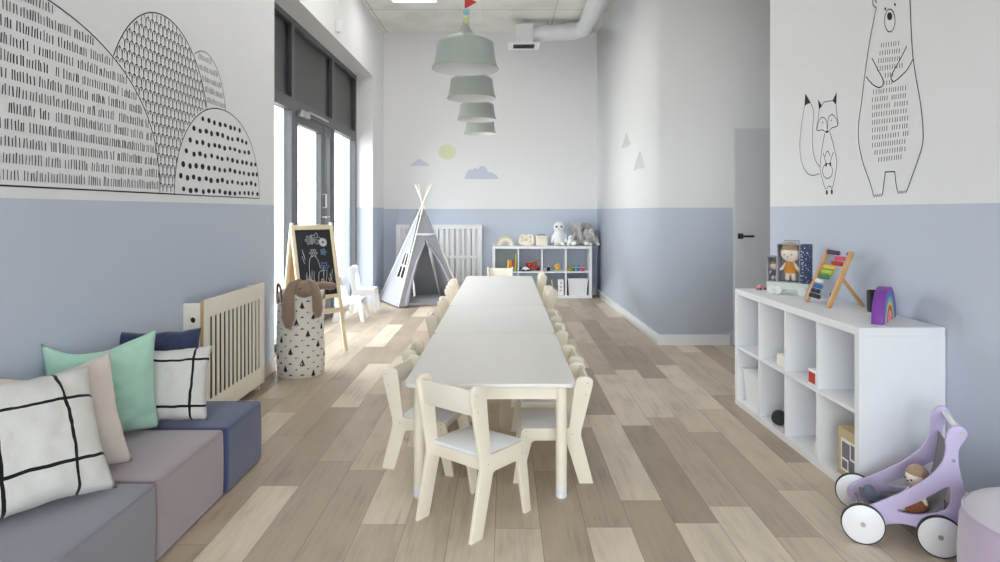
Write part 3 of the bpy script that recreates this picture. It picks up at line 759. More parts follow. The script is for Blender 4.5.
t = thing('toy_carton', 'tall kraft coloured toy box in the lower near cell of the right shelf', 'box', rs_(cell(3)+.262, .085, LO), SA)
link('carton', box(newbm(), -.06, .06, -.068, .115, 0, .225, .002), 'kraft', t)
link('picture_panel', box(newbm(), -.0606, -.0597, -.055, .085, .03, .18), 'wht', t, False)
b = newbm()
for a, c, d_, e in ((-.046, .0, .105, .17), (.01, .075, .09, .165), (-.046, .02, .04, .095), (.03, .075, .04, .08)): box(b, -.0612, -.0605, a, c, d_, e)
link('printed_shapes', b, 'greyfab', t, False)
link('picture_panel_side', box(newbm(), -.04, .045, -.0706, -.0697, .03, .18), 'wht', t, False)
# ---- top of the right shelf
# rainbow
t = thing('stacking_rainbow', 'colourful wooden stacking rainbow near the end of the right shelf', 'rainbow toy', (1.722+.65*.15, 2.958+.76*.15, TOP), math.atan2(.76, .65))
rads = [.152, .130, .110, .090, .070, .050, .030]
for i, c in enumerate(('purple', 'blue', 'cyan', 'yellow', 'orange', 'rose')):
    ro, ri_ = rads[i]-.0004, rads[i+1]; n = 32
    lp = [(ro*math.cos(PI*k/n), ro*math.sin(PI*k/n)*1.06) for k in range(n+1)]+[(ri_*math.cos(PI*(n-k)/n), ri_*math.sin(PI*(n-k)/n)*1.06) for k in range(n+1)]
    o = link('arch', plate([lp], .05, .002, axes((0, .025, 0), (1, 0, 0), (0, 0, 1))), c if c != 'orange' else 'red', t); o['label'] = ['purple', 'blue', 'light blue', 'yellow', 'red', 'pink'][i]+' arch'
# cup
t = thing('black_tumbler', 'black cylindrical tumbler standing behind the rainbow', 'tumbler', (1.908, 3.345, TOP))
b = newbm(); lathe(b, [(0, 0), (.036, 0), (.04, .004), (.042, .108), (.039, .11), (.037, .108), (.035, .01), (0, .01)], 32); link('body', b, 'black', t)
# abacus
t = thing('abacus', 'wooden abacus with rainbow coloured bead rows leaning on the right shelf', 'abacus', (1.735, 3.61, TOP), -PI/2)   # local x -> -Y, local y -> +X
la = math.atan2(.125, .30)
def ab(x, v, dpt=0): return (x, v*math.sin(la)+dpt*math.cos(la)*-1, v*math.cos(la)+dpt*math.sin(la)+.004)
for s in (-1, 1):
    b = newbm(); obox(b, ab(s*.127, .16), (.026, .022, .325), Rx(-la), .004); link('side_post', b, 'oak', t)
NR = [('dpurple', -.115, .085), ('pink', -.005, .11), ('red', -.02, .10), ('yellow', -.085, .11), ('lime', -.085, .10), ('green', -.10, .10), ('wht', -.11, .06), ('blue', -.11, .08), ('navy', -.115, .08), ('blk', -.115, .105)]
for i, (c, x0, ln) in enumerate(NR):
    v = .305-i*.0295
    b = newbm(); tube(b, [ab(-.117, v), ab(.117, v)], .0018, 8); link('rod', b, 'steel', t)
    b = newbm(); n = max(4, int(round(ln/.0115)))
    x1 = x0+ln if i not in (0,) else x0+.12
    n = max(4, int(round((x1-x0)/.0125)))
    for k in range(n):
        xx = x0+(k+.5)*(x1-x0)/n
        t2 = newbm(); bmesh.ops.create_uvsphere(t2, u_segments=14, v_segments=8, radius=.0128); t2.transform(Matrix.Translation(ab(xx, v)) @ Matrix.Diagonal((.72, 1, 1, 1))); merge(b, t2)
    o = link('bead_row', b, c, t); o['label'] = {'dpurple': 'dark purple', 'wht': 'white', 'blk': 'black'}.get(c, c)+' bead row'
    if c in ('navy', 'dpurple'):
        t2 = newbm(); bmesh.ops.create_uvsphere(t2, u_segments=14, v_segments=8, radius=.0128); t2.transform(Matrix.Translation(ab(.108, v)) @ Matrix.Diagonal((.72, 1, 1, 1))); link('bead', t2, c, t)
b = newbm(); obox(b, (.10, .135, .090), (.02, .016, .213), Rx(math.atan2(.125, .165)), .003); link('prop_leg', b, 'oak', t)
# doll box on wheels
ang = math.atan2(-.64, .765)
t = thing('doll_display_box', 'grey toy box with windows on small wheels, left of the abacus', 'toy box', (1.775, 4.06, TOP), ang)  # local x = width (.25), local y = back
def shellbox(b, x0, x1, y0, y1, z0, z1, th=.005):
    box(b, x0, x1, y1-th, y1, z0, z1); box(b, x0, x0+th, y0, y1-th, z0, z1); box(b, x1-th, x1, y0, y1-th, z0, z1); box(b, x0+th, x1-th, y0, y1-th, z1-th, z1); box(b, x0+th, x1-th, y0, y1-th, z0, z0+th)
    return b
link('tray', box(newbm(), -.125, .125, -.045, .045, .03, .075, .004), 'pwhite', t)
link('tall_compartment', shellbox(newbm(), -.062, .075, -.04, .045, .0755, .315), 'greybox', t, False)
link('low_compartment', shellbox(newbm(), -.122, -.063, -.04, .045, .0755, .235), 'greybox', t, False)
link('speckled_panel', box(newbm(), .0755, .125, -.043, .045, .0755, .315, .002), 'speck', t)
b = newbm(); tube(b, [(-.03, 0, .315), (-.03, 0, .335), (.06, 0, .335), (.06, 0, .315)], .004); link('carry_handle', b, 'steel', t)
for x in (-.09, -.055, .09):
    for yy in (-1, 1):
        b = newbm(); tube(b, [(x, yy*.046, .026), (x, yy*.058, .026)], .0255, 22); link('wheel', b, 'wht', t)
    
R3 = Rz(ang)
def inb(x, y, zz): return tuple(Vector((1.775, 4.06, TOP))+R3 @ Vector((x, y, zz)))
doll('brown haired doll with mustard dress in the tall box window', inb(.007, .0, .082), ang, 1.2, 'mustard', 'hair', hs=1.38)
doll('small pale doll in the low box window by the door', inb(-.0925, .005, .082), ang, .66, 'slate', 'hair', hs=1.2)
toycar('tiny pink toy car at the far end of the right shelf top', (1.69, 4.285, TOP), .3, 'rose', .6)
# ---- back shelf contents
t = thing('wooden_rainbow', 'natural wood rainbow arch on top of the back shelf', 'rainbow toy', bs_(.19, .2, TOP))
rads = [.13, .102, .074, .046]
for i in range(3):
    n = 24; ro, ri_ = rads[i]-.001, rads[i+1]
    lp = [(ro*math.cos(PI*k/n), ro*math.sin(PI*k/n)*1.1) for k in range(n+1)]+[(ri_*math.cos(PI*(n-k)/n), ri_*math.sin(PI*(n-k)/n)*1.1) for k in range(n+1)]
    link('arch', plate([lp], .06, .003, axes((0, 0, 0), (1, 0, 0), (0, 0, 1))), ('pine', 'creamw', 'pine')[i], t)
t = thing('wooden_block_set', 'pale wooden block castle with arched cut-outs on the back shelf', 'toy blocks', bs_(.51, .2, TOP))
lp = [(-.11,0),(.11,0),(.12,.09),(.10,.16),(.04,.17),(.0,.155),(-.05,.17),(-.10,.15),(-.12,.08)]
holes = [[(x+.02*math.cos(k*PI/6), zz+.022*math.sin(k*PI/6)) for k in range(12)] for x, zz in ((-.06, .06), (.0, .09), (.06, .055), (.06, .12), (-.06, .12))]
link('block_front', plate([smoothpoly(lp, 2)]+holes, .03, .003, axes((0, .025, 0), (1, 0, 0), (0, 0, 1))), 'cream', t)
link('block_back', plate([smoothpoly(lp, 2)], .01, .002, axes((0, .046, 0), (1, 0, 0), (0, 0, 1))), 'creamw', t)
t = thing('wooden_box', 'pale wooden box with a lid on the back shelf beside the castle', 'box', bs_(.735, .2, TOP))
link('box_body', box(newbm(), -.085, .085, -.07, .07, 0, .12, .004), 'cream', t); link('box_lid', box(newbm(), -.088, .088, -.073, .073, .121, .145, .004), 'creamw', t)
b = newbm(); tube(b, [(-.05, 0, .145), (-.05, 0, .165), (.05, 0, .165), (.05, 0, .145)], .006); link('box_handle', b, 'brown', t)
# white owl plush
t = thing('plush_owl', 'tall round white plush with black eyes on the back shelf', 'plush toy', bs_(1.0, .19, TOP))
blob('body', [('e', (0, 0, .12), (.10, .09, .125)), ('e', (0, 0, .27), (.088, .082, .09)), ('t', [(-.085, -.02, .15), (-.105, -.04, .06)], [.028, .022]), ('t', [(.085, -.02, .15), (.105, -.04, .06)], [.028, .022]), ('e', (-.05, -.075, .025), (.035, .04, .026)), ('e', (.05, -.075, .025), (.035, .04, .026))], 'wpl', t, .009, 4)
for s in (-1, 1): link('eye', ell(newbm(), (s*.035-.01, -.075, .285), (.014, .008, .016)), 'blk', t)
link('beak', ell(newbm(), (-.01, -.084, .25), (.008, .01, .012)), 'kraft', t)
t = thing('plush_seal', 'small white plush sitting beside the tall white owl plush', 'plush toy', bs_(1.17, .15, TOP))
blob('body', [('e', (0, 0, .05), (.06, .055, .05)), ('e', (-.0, -.02, .115), (.045, .042, .042)), ('e', (-.04, -.055, .02), (.022, .03, .018)), ('e', (.04, -.055, .02), (.022, .03, .018))], 'wpl', t, .007, 4)
for s in (-1, 1): link('eye', ell(newbm(), (s*.016, -.059, .122), .006, None, 2), 'blk', t)
link('nose', ell(newbm(), (0, -.063, .108), .006, None, 2), 'blk', t)
def elephant(label, loc, rz, s, lean):
    t = thing('plush_elephant', label, 'plush toy', loc, rz, 'grey elephant plushes on the back shelf')
    S = lambda *v: tuple(x*s for x in v)
    blob('body', [('e', S(0, .01, .10), S(.085, .08, .10)), ('e', S(lean, -.02, .245), S(.07, .07, .072)), ('t', [S(lean, -.07, .235), S(lean, -.12, .19), S(lean+.01, -.13, .12), S(lean+.02, -.15, .09)], [.030*s, .024*s, .019*s, .016*s]),
      ('t', [S(-.07, -.02, .15), S(-.10, -.08, .09)], [.032*s, .028*s]), ('t', [S(.07, -.02, .15), S(.10, -.08, .09)], [.032*s, .028*s]), ('t', [S(-.05, -.03, .04), S(-.075, -.13, .034)], [.04*s, .034*s]), ('t', [S(.05, -.03, .04), S(.075, -.13, .034)], [.04*s, .034*s])], 'eleph', t, .008, 4)
    for k in (-1, 1):
        link('ear', ell(newbm(), S(lean+k*.095, .0, .235), S(.055, .014, .07), Rz(k*.35)), 'eleph', t)
        link('eye', ell(newbm(), S(lean+k*.03, -.085, .265), .006*s, None, 2), 'blk', t)
        link('foot_pad', ell(newbm(), S(k*.0765, -.163, .034), S(.024, .006, .024)), 'wpl', t)
elephant('taller grey elephant plush sitting beside the white plushes', bs_(1.335, .255, TOP), -.15, 1.15, -.01)
elephant('smaller grey elephant plush at the right end of the back shelf', bs_(1.475, .14, TOP), .3, .82, .0)
# books and toys in the cells
def book(label, loc, s, mat, tilt=0, group=None):
    t = thing('picture_book', label, 'book', loc, 0, group); t.rotation_euler = (0, tilt, 0)
    b = newbm(); box(b, -s[0]/2, -s[0]/2+.002, -s[1]/2, s[1]/2, 0, s[2]); box(b, s[0]/2-.002, s[0]/2, -s[1]/2, s[1]/2, 0, s[2]); box(b, -s[0]/2+.002, s[0]/2-.002, -s[1]/2, -s[1]/2+.002, 0, s[2]); link('cover', b, mat, t, False)
    link('pages', box(newbm(), -s[0]/2+.002, s[0]/2-.002, -s[1]/2+.002, s[1]/2-.003, .002, s[2]-.002), 'ivory', t, False)
    return t
gb = 'books in the upper left cell of the back shelf'
for i, (u, w_, h_, c, tl) in enumerate(((.185, .03, .165, 'yellow', .10), (.225, .026, .16, 'orange', .07), (.258, .022, .17, 'red', .04))):
    book(['yellow', 'orange', 'red'][i]+' book leaning in the upper left cell of the back shelf', bs_(cell(0)+u, .14, MID), (w_, .2, h_), c, tl, gb)
book('tall lime green book in the upper left cell of the back shelf', bs_(cell(0)+.298, .14, MID), (.018, .2, .26), 'lime', .05, gb)
gt = 'toys in the second upper cell of the back shelf'
toycar('white toy van in the second upper cell of the back shelf', bs_(cell(1)+.10, .10, MID), .1, 'wht', 1.25, gt)
toycar('dark blue toy car left of the white van', bs_(cell(1)+.03, .22, MID), PI/2, 'navy', .9, gt)
t = thing('toy_fire_truck', 'red toy truck with a brown ladder in the second upper cell', 'toy truck', bs_(cell(1)+.22, .2, MID), .25, gt)
link('chassis', box(newbm(), -.10, .10, -.035, .035, .022, .062, .005), 'red', t); link('cab', box(newbm(), -.10, -.035, -.035, .035, .0625, .115, .008), 'red', t)
b = newbm()
for s in (-1, 1): tube(b, [(-.06, s*.016, .12), (.11, s*.016, .155)], .005, 8)
for k in range(7): tube(b, [(-.055+k*.026, -.016, .1205+k*.0054), (-.055+k*.026, .016, .1205+k*.0054)], .0035, 6)
link('ladder', b, 'orange', t); link('turntable', box(newbm(), -.01, .05, -.025, .025, .0625, .13, .005), 'brown', t)
for x in (-.065, .065):
    for yy in (-1, 1):
        b = newbm(); tube(b, [(x, yy*.0355, .022), (x, yy*.05, .022)], .0215, 16); link('wheel', b, 'blk', t)
def figure(name, label, loc, body, head, s=1, group=None, ears=False, cat='toy figure'):
    t = thing(name, label, cat, loc, 0, group)
    b = newbm(); lathe(b, [(0, 0), (.022*s, 0), (.026*s, .006*s), (.021*s, .04*s), (.011*s, .052*s), (0, .053*s)], 22); link('body', b, body, t)
    link('head', ell(newbm(), (0, 0, .066*s), .019*s), head, t)
    if ears:
        for k in (-1, 1): link('ear', ell(newbm(), (k*.015*s, 0, .083*s), .008*s, None, 2), 'blk', t)
        for k in (-1, 1): link('eye_patch', ell(newbm(), (k*.008*s, -.0165*s, .068*s), (.005*s, .003*s, .006*s), None, 2), 'blk', t)
    else:
        b = newbm(); lathe(b, [(.0195*s, .066*s), (.018*s, .076*s), (.009*s, .086*s), (0, .087*s)], 20); link('cap', b, body, t)
    return t
figure('toy_panda', 'black and white panda toy, left in the third upper cell', bs_(cell(2)+.09, .12, MID), 'blk', 'wht', 1.15, 'toys in the third upper cell of the back shelf', True)
figure('toy_panda', 'second black and white animal toy beside the panda', bs_(cell(2)+.045, .17, MID), 'wht', 'blk', 1.0, 'toys in the third upper cell of the back shelf')
t = thing('toy_lion', 'yellow lion toy with a round mane in the third upper cell', 'toy figure', bs_(cell(2)+.225, .14, MID), 0, 'toys in the third upper cell of the back shelf')
b = newbm(); tube(b, [(0, -.012, .062), (0, -.006, .062), (0, .008, .062), (0, .014, .062)], [.04, .046, .046, .038], 26); link('mane', b, 'yellow', t)
link('face', ell(newbm(), (0, -.022, .062), (.026, .016, .026)), 'orange', t); link('muzzle', ell(newbm(), (0, -.037, .053), (.012, .008, .01)), 'wht', t)
b = newbm(); ell(b, (0, .02, .024), (.032, .034, .0235)); link('body', b, 'yellow', t)
for i, (c, hd) in enumerate((('yellow', 'paleg'), ('green', 'skin'), ('blue', 'skin'), ('red', 'skin'))):
    figure('peg_figure', c+' peg figure in the upper right cell of the back shelf', bs_(cell(3)+.045+i*.068, .10, MID), c, hd, 1.0, 'peg figures in the upper right cell')
book('thin yellow-green book leaning in the third lower cell of the back shelf', bs_(cell(2)+.18, .12, LO), (.014, .2, .23), 'kraft', -.22)
t = thing('picture_card_box', 'white card box with small pictures in the third lower cell', 'box', bs_(cell(2)+.27, .09, LO))
link('carton', box(newbm(), -.042, .042, -.03, .03, 0, .23, .002), 'wht', t)
b = newbm()
for x, zz, r_ in ((0, .185, .014), (-.008, .13, .012), (.01, .115, .012), (0, .07, .014)): tube(b, [(x, -.0302, zz), (x, -.0312, zz)], r_, 14)
link('printed_dots', b, 'greybox', t, False)
openbox('storage_tub', 'white plastic tub with lid in the lower right cell of the back shelf', 'tub', bs_(cell(3)+.168, .17, LO), (.30, .28, .235), 'frosted', 'white', .86)
# ------------------------------------------------------------------ poufs
def pouf(name, label, x0, x1, y0, y1, h, mat, seam=True):
    t = thing(name, label, 'pouf', ((x0+x1)/2, (y0+y1)/2, 0))
    a, c = (x1-x0)/2, (y1-y0)/2
    b = newbm(); bmesh.ops.create_cube(b, size=2); bmesh.ops.subdivide_edges(b, edges=b.edges, cuts=15, use_grid_fill=True)
    for v in b.verts:
        x, y, zz = v.co
        bul = .010*(1-x*x)*(1-y*y)*(1 if zz > .99 else 0)
        v.co = Vector((x*(a-.004)+(.004*(1-zz*zz)*(1 if abs(x) > .99 else 0)*math.copysign(1, x)), y*(c-.003), (zz+1)/2*(h-.012)+bul+.002))
    es = [e for e in b.edges if len(e.link_faces) == 2 and e.calc_face_angle(0) > 1.2]
    bmesh.ops.bevel(b, geom=es, offset=.016, segments=3, profile=.5, affect='EDGES', clamp_overlap=True)
    link('cover', b, mat, t, True, None, 60)
    sm = newbm(); zz = h-.014
    L = [(-a+.02, -c+.006), (a-.02, -c+.006), (a-.006, -c+.02), (a-.006, c-.02), (a-.02, c-.006), (-a+.02, c-.006), (-a+.006, c-.02), (-a+.006, -c+.02), (-a+.02, -c+.006)]
    tube(sm, [(x, y, zz) for x, y in L], .0028, 8); link('seam_piping', sm, mat, t)
    return t
pouf('cube_pouf', 'grey fabric cube pouf at the bottom left, nearest the camera', -1.862, -1.265, 1.78, 2.37, .312, 'gvel')
pouf('cube_pouf', 'mauve velvet cube pouf between the grey and the navy ones', -1.862, -1.268, 2.375, 2.945, .312, 'pvel')
pouf('cube_pouf', 'navy velvet cube pouf next to the slotted radiator cover', -1.862, -1.262, 2.95, 3.385, .312, 'nvel')
t = thing('round_pouf', 'round lilac velvet pouf at the right edge beside the doll pram', 'pouf', (1.70, 1.985, 0))
b = newbm(); lathe(b, [(0, 0), (.235, 0), (.25, .01), (.262, .10), (.264, .2), (.258, .30), (.25, .325), (.245, .333)], 64); link('body', b, 'lvel', t, True, None, 80)
b = newbm(); lathe(b, [(.246, .334), (.235, .348), (.18, .358), (0, .362)], 64); link('top_cover', b, 'lveltop', t, True, None, 80)
b = newbm(); tube(b, [(.248*math.cos(k*PI/32), .248*math.sin(k*PI/32), .334) for k in range(65)], .004, 8); link('seam_piping', b, 'lvel', t)
# cushions
def cushion(name, label, s, th, mat, base, ax, lean, seed, dip=0.0, sag=0.0):
    """square cushion standing on its lower edge; ax = direction of its width on the plan"""
    rd = random.Random(seed); N = 28; b = newbm(); sheets = []
    from mathutils import noise as nz
    for side in (-1, 1):
        g = []
        for j in range(N+1):
            rw = []
            for i in range(N+1):
                u, v = -1+2*i/N, -1+2*j/N
                k = (1-abs(u)**2.4)*(1-abs(v)**2.4)
                pin = .09
                x = u*(1-pin*(1-v*v)*u*u)*s/2; y = v*(1-pin*(1-u*u)*v*v)*s/2
                zz = side*th/2*k**.55*(1+sag*(-v)*.5)
                r2 = Vector((u*2.2+seed*3.1, v*2.2, side*1.7)); zz += side*(.012*nz.noise(r2*1.6)+.007*nz.noise(r2*4.1))*min(1, k*5)
                y += .008*nz.noise(r2*1.3)-dip*(1-u*u)*max(0, v)**2*(1-.5*u)
                rw.append((x, y, zz))
            g.append(rw)
        sheets.append(g)
    V = [[None]*(N+1) for _ in range(N+1)]
    def mk(side):
        g = sheets[side]; out = []
        for j in range(N+1):
            rw = []
            for i in range(N+1):
                edge = i in (0, N) or j in (0, N)
                if edge and side == 1: rw.append(V[j][i])
                else:
                    vv = b.verts.new(g[j][i]); rw.append(vv)
                    if side == 0: V[j][i] = vv
            out.append(rw)
        return out
    for side in (0, 1):
        q_ = mk(side)
        for j in range(N):
            for i in range(N): b.faces.new((q_[j][i], q_[j][i+1], q_[j+1][i+1], q_[j+1][i]))
    o = link(name, b, mat, None, True, None, 180)
    x = Vector((ax[0], ax[1], 0)).normalized(); nrm = Vector((x.y, -x.x, 0))      # outward face
    up = Vector((0, 0, 1))*math.cos(lean)-nrm*math.sin(lean); n2 = x.cross(up)
    m = axes((0, 0, 0), x, up, n2); lowest = Vector(base)+up*(s/2*.98)
    m.translation = lowest
    o.matrix_world = m
    return tag(o, label, 'cushion', 'cushions on the cube poufs')
SZ = .318
cushion('cushion', 'large white cushion with black grid lines, front left corner', .46, .18, 'gridc', (-1.50, 2.10, SZ+.003), (.58, .81), .50, 1)
cushion('cushion', 'blush pink cushion behind the front black grid cushion', .44, .15, 'blush', (-1.568, 2.353, SZ), (.50, .86), .36, 2, .03)
cushion('cushion', 'mint green cushion in the middle of the row', .445, .16, 'mint', (-1.70, 2.765, SZ), (.63, .78), .08, 3, .05)
cushion('cushion', 'smaller white black grid cushion behind the mint cushion', .35, .14, 'gridc', (-1.555, 2.985, SZ), (.97, .24), .35, 4)
cushion('cushion', 'dark navy cushion at the back against the wall', .38, .10, 'navyc', (-1.70, 3.185, SZ+.012), (.95, .30), .10, 5)
# ------------------------------------------------------------------ radiator covers
t = thing('radiator_cover', 'cream slotted radiator cover on the left wall beside the navy pouf', 'radiator cover', (XL, 3.77, 0))
L0 = .955
slots = [roundrect(.10+k*.0625-.015, .10+k*.0625+.015, .17, .665, .012, 4) for k in range(13)]
link('front_panel', plate([roundrect(0, L0, .05, .772, .006, 3)]+slots, .005, .0004, axes((.1200, 0, 0), (0, 1, 0), (0, 0, 1))), 'creamw', t, True, None, 30)
link('end_edge', box(newbm(), .1035, .1225, -.0035, -.0002, .052, .77), 'ply', t, False)
so = plate([roundrect(0.001, .1025, .05, .752, .003, 3), [(.055+.017*math.cos(k*PI/10), .655+.017*math.sin(k*PI/10)) for k in range(20)]], .014, 0, axes((0, .012, 0), (1, 0, 0), (0, 0, 1)))
link('end_panel', so, 'creamw', t, False)
link('far_end_panel', box(newbm(), .001, .103, L0-.016, L0-.002, .05, .751), 'creamw', t, False)
link('feet', box(newbm(), .03, .10, .03, .05, 0, .05), 'creamw', t, False)
link('feet', box(newbm(), .03, .10, L0-.05, L0-.03, 0, .05), 'creamw', t, False)
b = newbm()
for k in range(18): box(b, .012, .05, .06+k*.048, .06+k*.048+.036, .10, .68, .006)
link('radiator_body', b, 'concrete', t)  # body coloured dark, so the shade in the slots is painted in
t = thing('radiator_cover', 'white slatted radiator cover on the back wall behind the teepee', 'radiator cover', (-1.66, YB, 0))
L0 = 1.31; slots = []
for k in range(15):
    x0 = .085+k*.0815
    slots += [roundrect(x0-.016, x0+.016, .16, .57, .004, 2), roundrect(x0-.016, x0+.016, .615, 1.02, .004, 2)]
link('front_panel', plate([roundrect(0, L0, .04, 1.083, .006, 3)]+slots, .018, .001, axes((0, -.111, 0), (1, 0, 0), (0, 0, 1))), 'white', t, True, None, 30)
for x in (0, L0-.018): link('end_panel', box(newbm(), x, x+.018, -.101, -.0145, 0, 1.06), 'white', t, False)
link('top_panel', box(newbm(), 0, L0, -.101, -.001, 1.061, 1.08), 'white', t, False)
b = newbm()
for k in range(24): box(b, .05+k*.05, .05+k*.05+.044, -.092, -.02, .14, 1.03, .004)
link('radiator_body', b, 'white', t)
# ------------------------------------------------------------------ teepee
FL, BL, FR, BR = Vector((-1.42, 8.62, 0)), Vector((-1.835, 9.40, 0)), Vector((-.565, 9.02, 0)), Vector((-.97, 9.76, 0))
C0 = (FL+BL+FR+BR)/4; AP = Vector((C0.x+.035, C0.y, 1.385))
t = thing('play_teepee', 'grey canvas play teepee with white window and wooden poles', 'teepee', tuple(C0))
def loc_(v): return Vector(v)-C0
def panel(A, B, loops_uv, mat, name, parent, th=.006):
    A, B, P = loc_(A), loc_(B), loc_(AP)
    ux = (B-A).normalized(); mid = (A+B)/2; vy = (P-mid); vy = (vy-ux*vy.dot(ux)); Ht = vy.length; vy.normalize()
    w_ = (B-A).length
    m = axes(tuple(A), tuple(ux), tuple(vy))
    return link(name, plate([[(u*w_, v*Ht) for u, v in lp] for lp in loops_uv], th, 0, m), mat, parent, False), m, w_, Ht
tri = [(0.02, .012), (.98, .012), (.515, .95), (.485, .95)]
win = [(.50, .27), (.82, .27), (.70, .51), (.52, .51)]
lp_, m, w_, Ht = panel(BL, FL, [tri, win], 'canvas', 'side_panel', t)
b = newbm()
def wp(u, v): return m @ Vector((u*w_, v*Ht, .006))
for a, c in (((.485, .26), (.835, .26)), ((.835, .26), (.71, .52)), ((.71, .52), (.51, .52)), ((.51, .52), (.485, .26)), ((.66, .26), (.61, .52)), ((.50, .385), (.77, .385))):
    p, q_ = wp(*a), wp(*c); d_ = (q_-p); ln = d_.length
    mm = axes(tuple((p+q_)/2), tuple(d_), tuple((m.to_3x3() @ Vector((0, 0, 1))).cross(d_)))
    tb2 = newbm(); box(tb2, -ln/2-.008, ln/2+.008, -.013, .013, -.002, .002); tb2.transform(mm); merge(b, tb2)
link('window_frame', b, 'wcot', t, False)
b = newbm(); tube(b, [wp(.50, .54), wp(.56, .55), wp(.62, .55), wp(.70, .54)], [.014, .018, .018, .014], 10); link('window_roll', b, 'wcot', t)
panel(FR, BR, [tri], 'canvas', 'side_panel', t); panel(BR, BL, [tri], 'canvas_shaded', 'back_panel', t)  # back panel uses a darker canvas copy, painting the shade inside the tent
fp = [(0.02, .012), (.13, .012), (.20, .17), (.34, .42), (.465, .60), (.50, .66), (.535, .60), (.69, .40), (.83, .17), (.88, .012), (.98, .012), (.515, .95), (.485, .95)]
lp_, m, w_, Ht = panel(FL, FR, [fp], 'canvas', 'front_panel', t)
def fpt(u, v, o=.008): return m @ Vector((u*w_, v*Ht, o))
b = newbm(); tube(b, [fpt(.12, .014), fpt(.19, .17), fpt(.33, .42), fpt(.48, .61)], [.03, .024, .018, .008], 10); link('left_flap', b, 'canvas', t)
b = newbm(); tube(b, [fpt(.89, .014), fpt(.84, .17), fpt(.70, .40), fpt(.52, .61)], [.03, .024, .018, .008], 10); link('right_flap', b, 'canvas', t)
b = newbm(); tube(b, [fpt(.36, .695, .012), fpt(.45, .69, .014), fpt(.55, .69, .014), fpt(.64, .695, .012)], [.012, .018, .018, .012], 10); link('top_trim', b, 'wcot', t)
b = newbm(); tube(b, [fpt(.245, .28, .02), fpt(.25, .2, .02), fpt(.25, .10, .02)], [.008, .014, .016], 8); link('tie_ribbon', b, 'wcot', t)
for A in (FL, FR, BL, BR):
    a = loc_(A); a = a*.985; p = loc_(AP); d_ = (p-a); end = a+d_*1.20+Vector((0, 0, 0))
    off = d_.cross(Vector((0, 0, 1))).normalized()*.014
    b = newbm(); tube(b, [a+Vector((0, 0, .012)), end+off], .0095, 12); link('pole', b, 'creamw', t)
hw_ = (FR-FL).normalized(); hd_ = (BL-FL).normalized()
b = plate([[(-.40, -.40), (.40, -.40), (.40, .39), (-.40, .39)]], .05, .015, axes((0, 0, .028), tuple(hw_), tuple(hd_)))
fl_ = tag(link('floor_mat', b, 'padm'), 'grey padded floor mat lying inside the teepee', 'mat'); fl_.location = C0
# ------------------------------------------------------------------ chalkboard easel
a45 = math.radians(45); d_r = Vector((math.cos(a45), math.sin(a45), 0)); d_b = Vector((-math.sin(a45), math.cos(a45), 0))
RB = Vector((-1.45, 5.99, 0)); Wd = .43; EC = RB-d_r*Wd/2+d_b*.27
t = thing('chalkboard_easel', 'wooden A-frame easel with a scribbled chalkboard by the window', 'easel', tuple(EC))
fr = axes((0, 0, 0), tuple(d_r), (0, 0, 1), tuple(-d_b))      # local x right, y up, z toward the viewer
def lean_m(z0, foot, H_=1.17):      # plane leaning from the foot line to the ridge
    up = Vector((0, 0, H_))+(-d_b*foot)
    return up
ridge = Vector((0, 0, 1.16))
ftv = -d_b*.27; btv = d_b*.21
up = (ridge-ftv); Lf = up.length; up.normalize()
mf = axes(tuple(ftv), tuple(d_r), tuple(up))
def bar(b, x0, x1, y0, y1, z0, z1, m): 
    q_ = newbm(); box(q_, x0, x1, y0, y1, z0, z1, .003); q_.transform(m); merge(b, q_)
hw = Wd/2
for s in (-1, 1):
    b = newbm(); bar(b, s*(hw-.018)-.018, s*(hw-.018)+.018, .006, Lf, -.011, .011, mf); link('front_leg', b, 'pine', t)
b = newbm(); bar(b, -hw+.037, hw-.037, Lf-.045, Lf, -.01, .01, mf); link('top_rail', b, 'pine', t)
b = newbm(); bar(b, -hw+.037, hw-.037, .50, .535, -.01, .01, mf); link('bottom_rail', b, 'pine', t)
b = newbm(); bar(b, -hw+.037, hw-.037, .536, Lf-.046, -.004, .004, mf); bd = link('chalkboard', b, 'board', t)
b = newbm(); bar(b, -hw, hw, .36, .375, .012, .11, mf); bar(b, -hw, hw, .375, .40, .10, .11, mf); link('chalk_tray', b, 'pine', t)
b = newbm(); bar(b, -.02, .15, .378, .40, .03, .07, mf); tag(link('chalk_eraser', b, 'leather'), 'brown wooden chalk eraser lying on the easel tray', 'eraser').location = EC
upb = (ridge-btv); Lb = upb.length; upb.normalize(); mb = axes(tuple(btv), tuple(d_r), tuple(upb))
for s in (-1, 1):
    b = newbm(); bar(b, s*(hw-.018)-.018, s*(hw-.018)+.018, .006, Lb-.02, -.011, .011, mb); link('back_leg', b, 'pine', t)
b = newbm(); bar(b, -hw+.037, hw-.037, .42, Lb-.03, -.004, .004, mb); link('back_board', b, 'oak', t)
for s in (-1, 1):
    b = newbm(); tube(b, [tuple(ridge+d_r*s*(hw-.018)+Vector((0, 0, -.004))), tuple(ridge+d_r*s*(hw-.018)+Vector((0, 0, .022)))], .016, 12); link('hinge_knob', b, 'white', t)
class Chalk:
    def __init__(s): s.bm = newbm()
    def stroke(s, pts, w):
        w = w*1.5; pts = [Vector(p) for p in pts]; L, R_ = [], []
        for i, p in enumerate(pts):
            d = pts[min(i+1, len(pts)-1)]-pts[max(i-1, 0)]; d = d if d.length > 1e-9 else Vector((1, 0)); n = Vector((-d.y, d.x)).normalized()*w/2
            L.append(s.bm.verts.new(mf @ Vector((*(p+n), .0046)))); R_.append(s.bm.verts.new(mf @ Vector((*(p-n), .0046))))
        for i in range(len(pts)-1): s.bm.faces.new((L[i], L[i+1], R_[i+1], R_[i]))
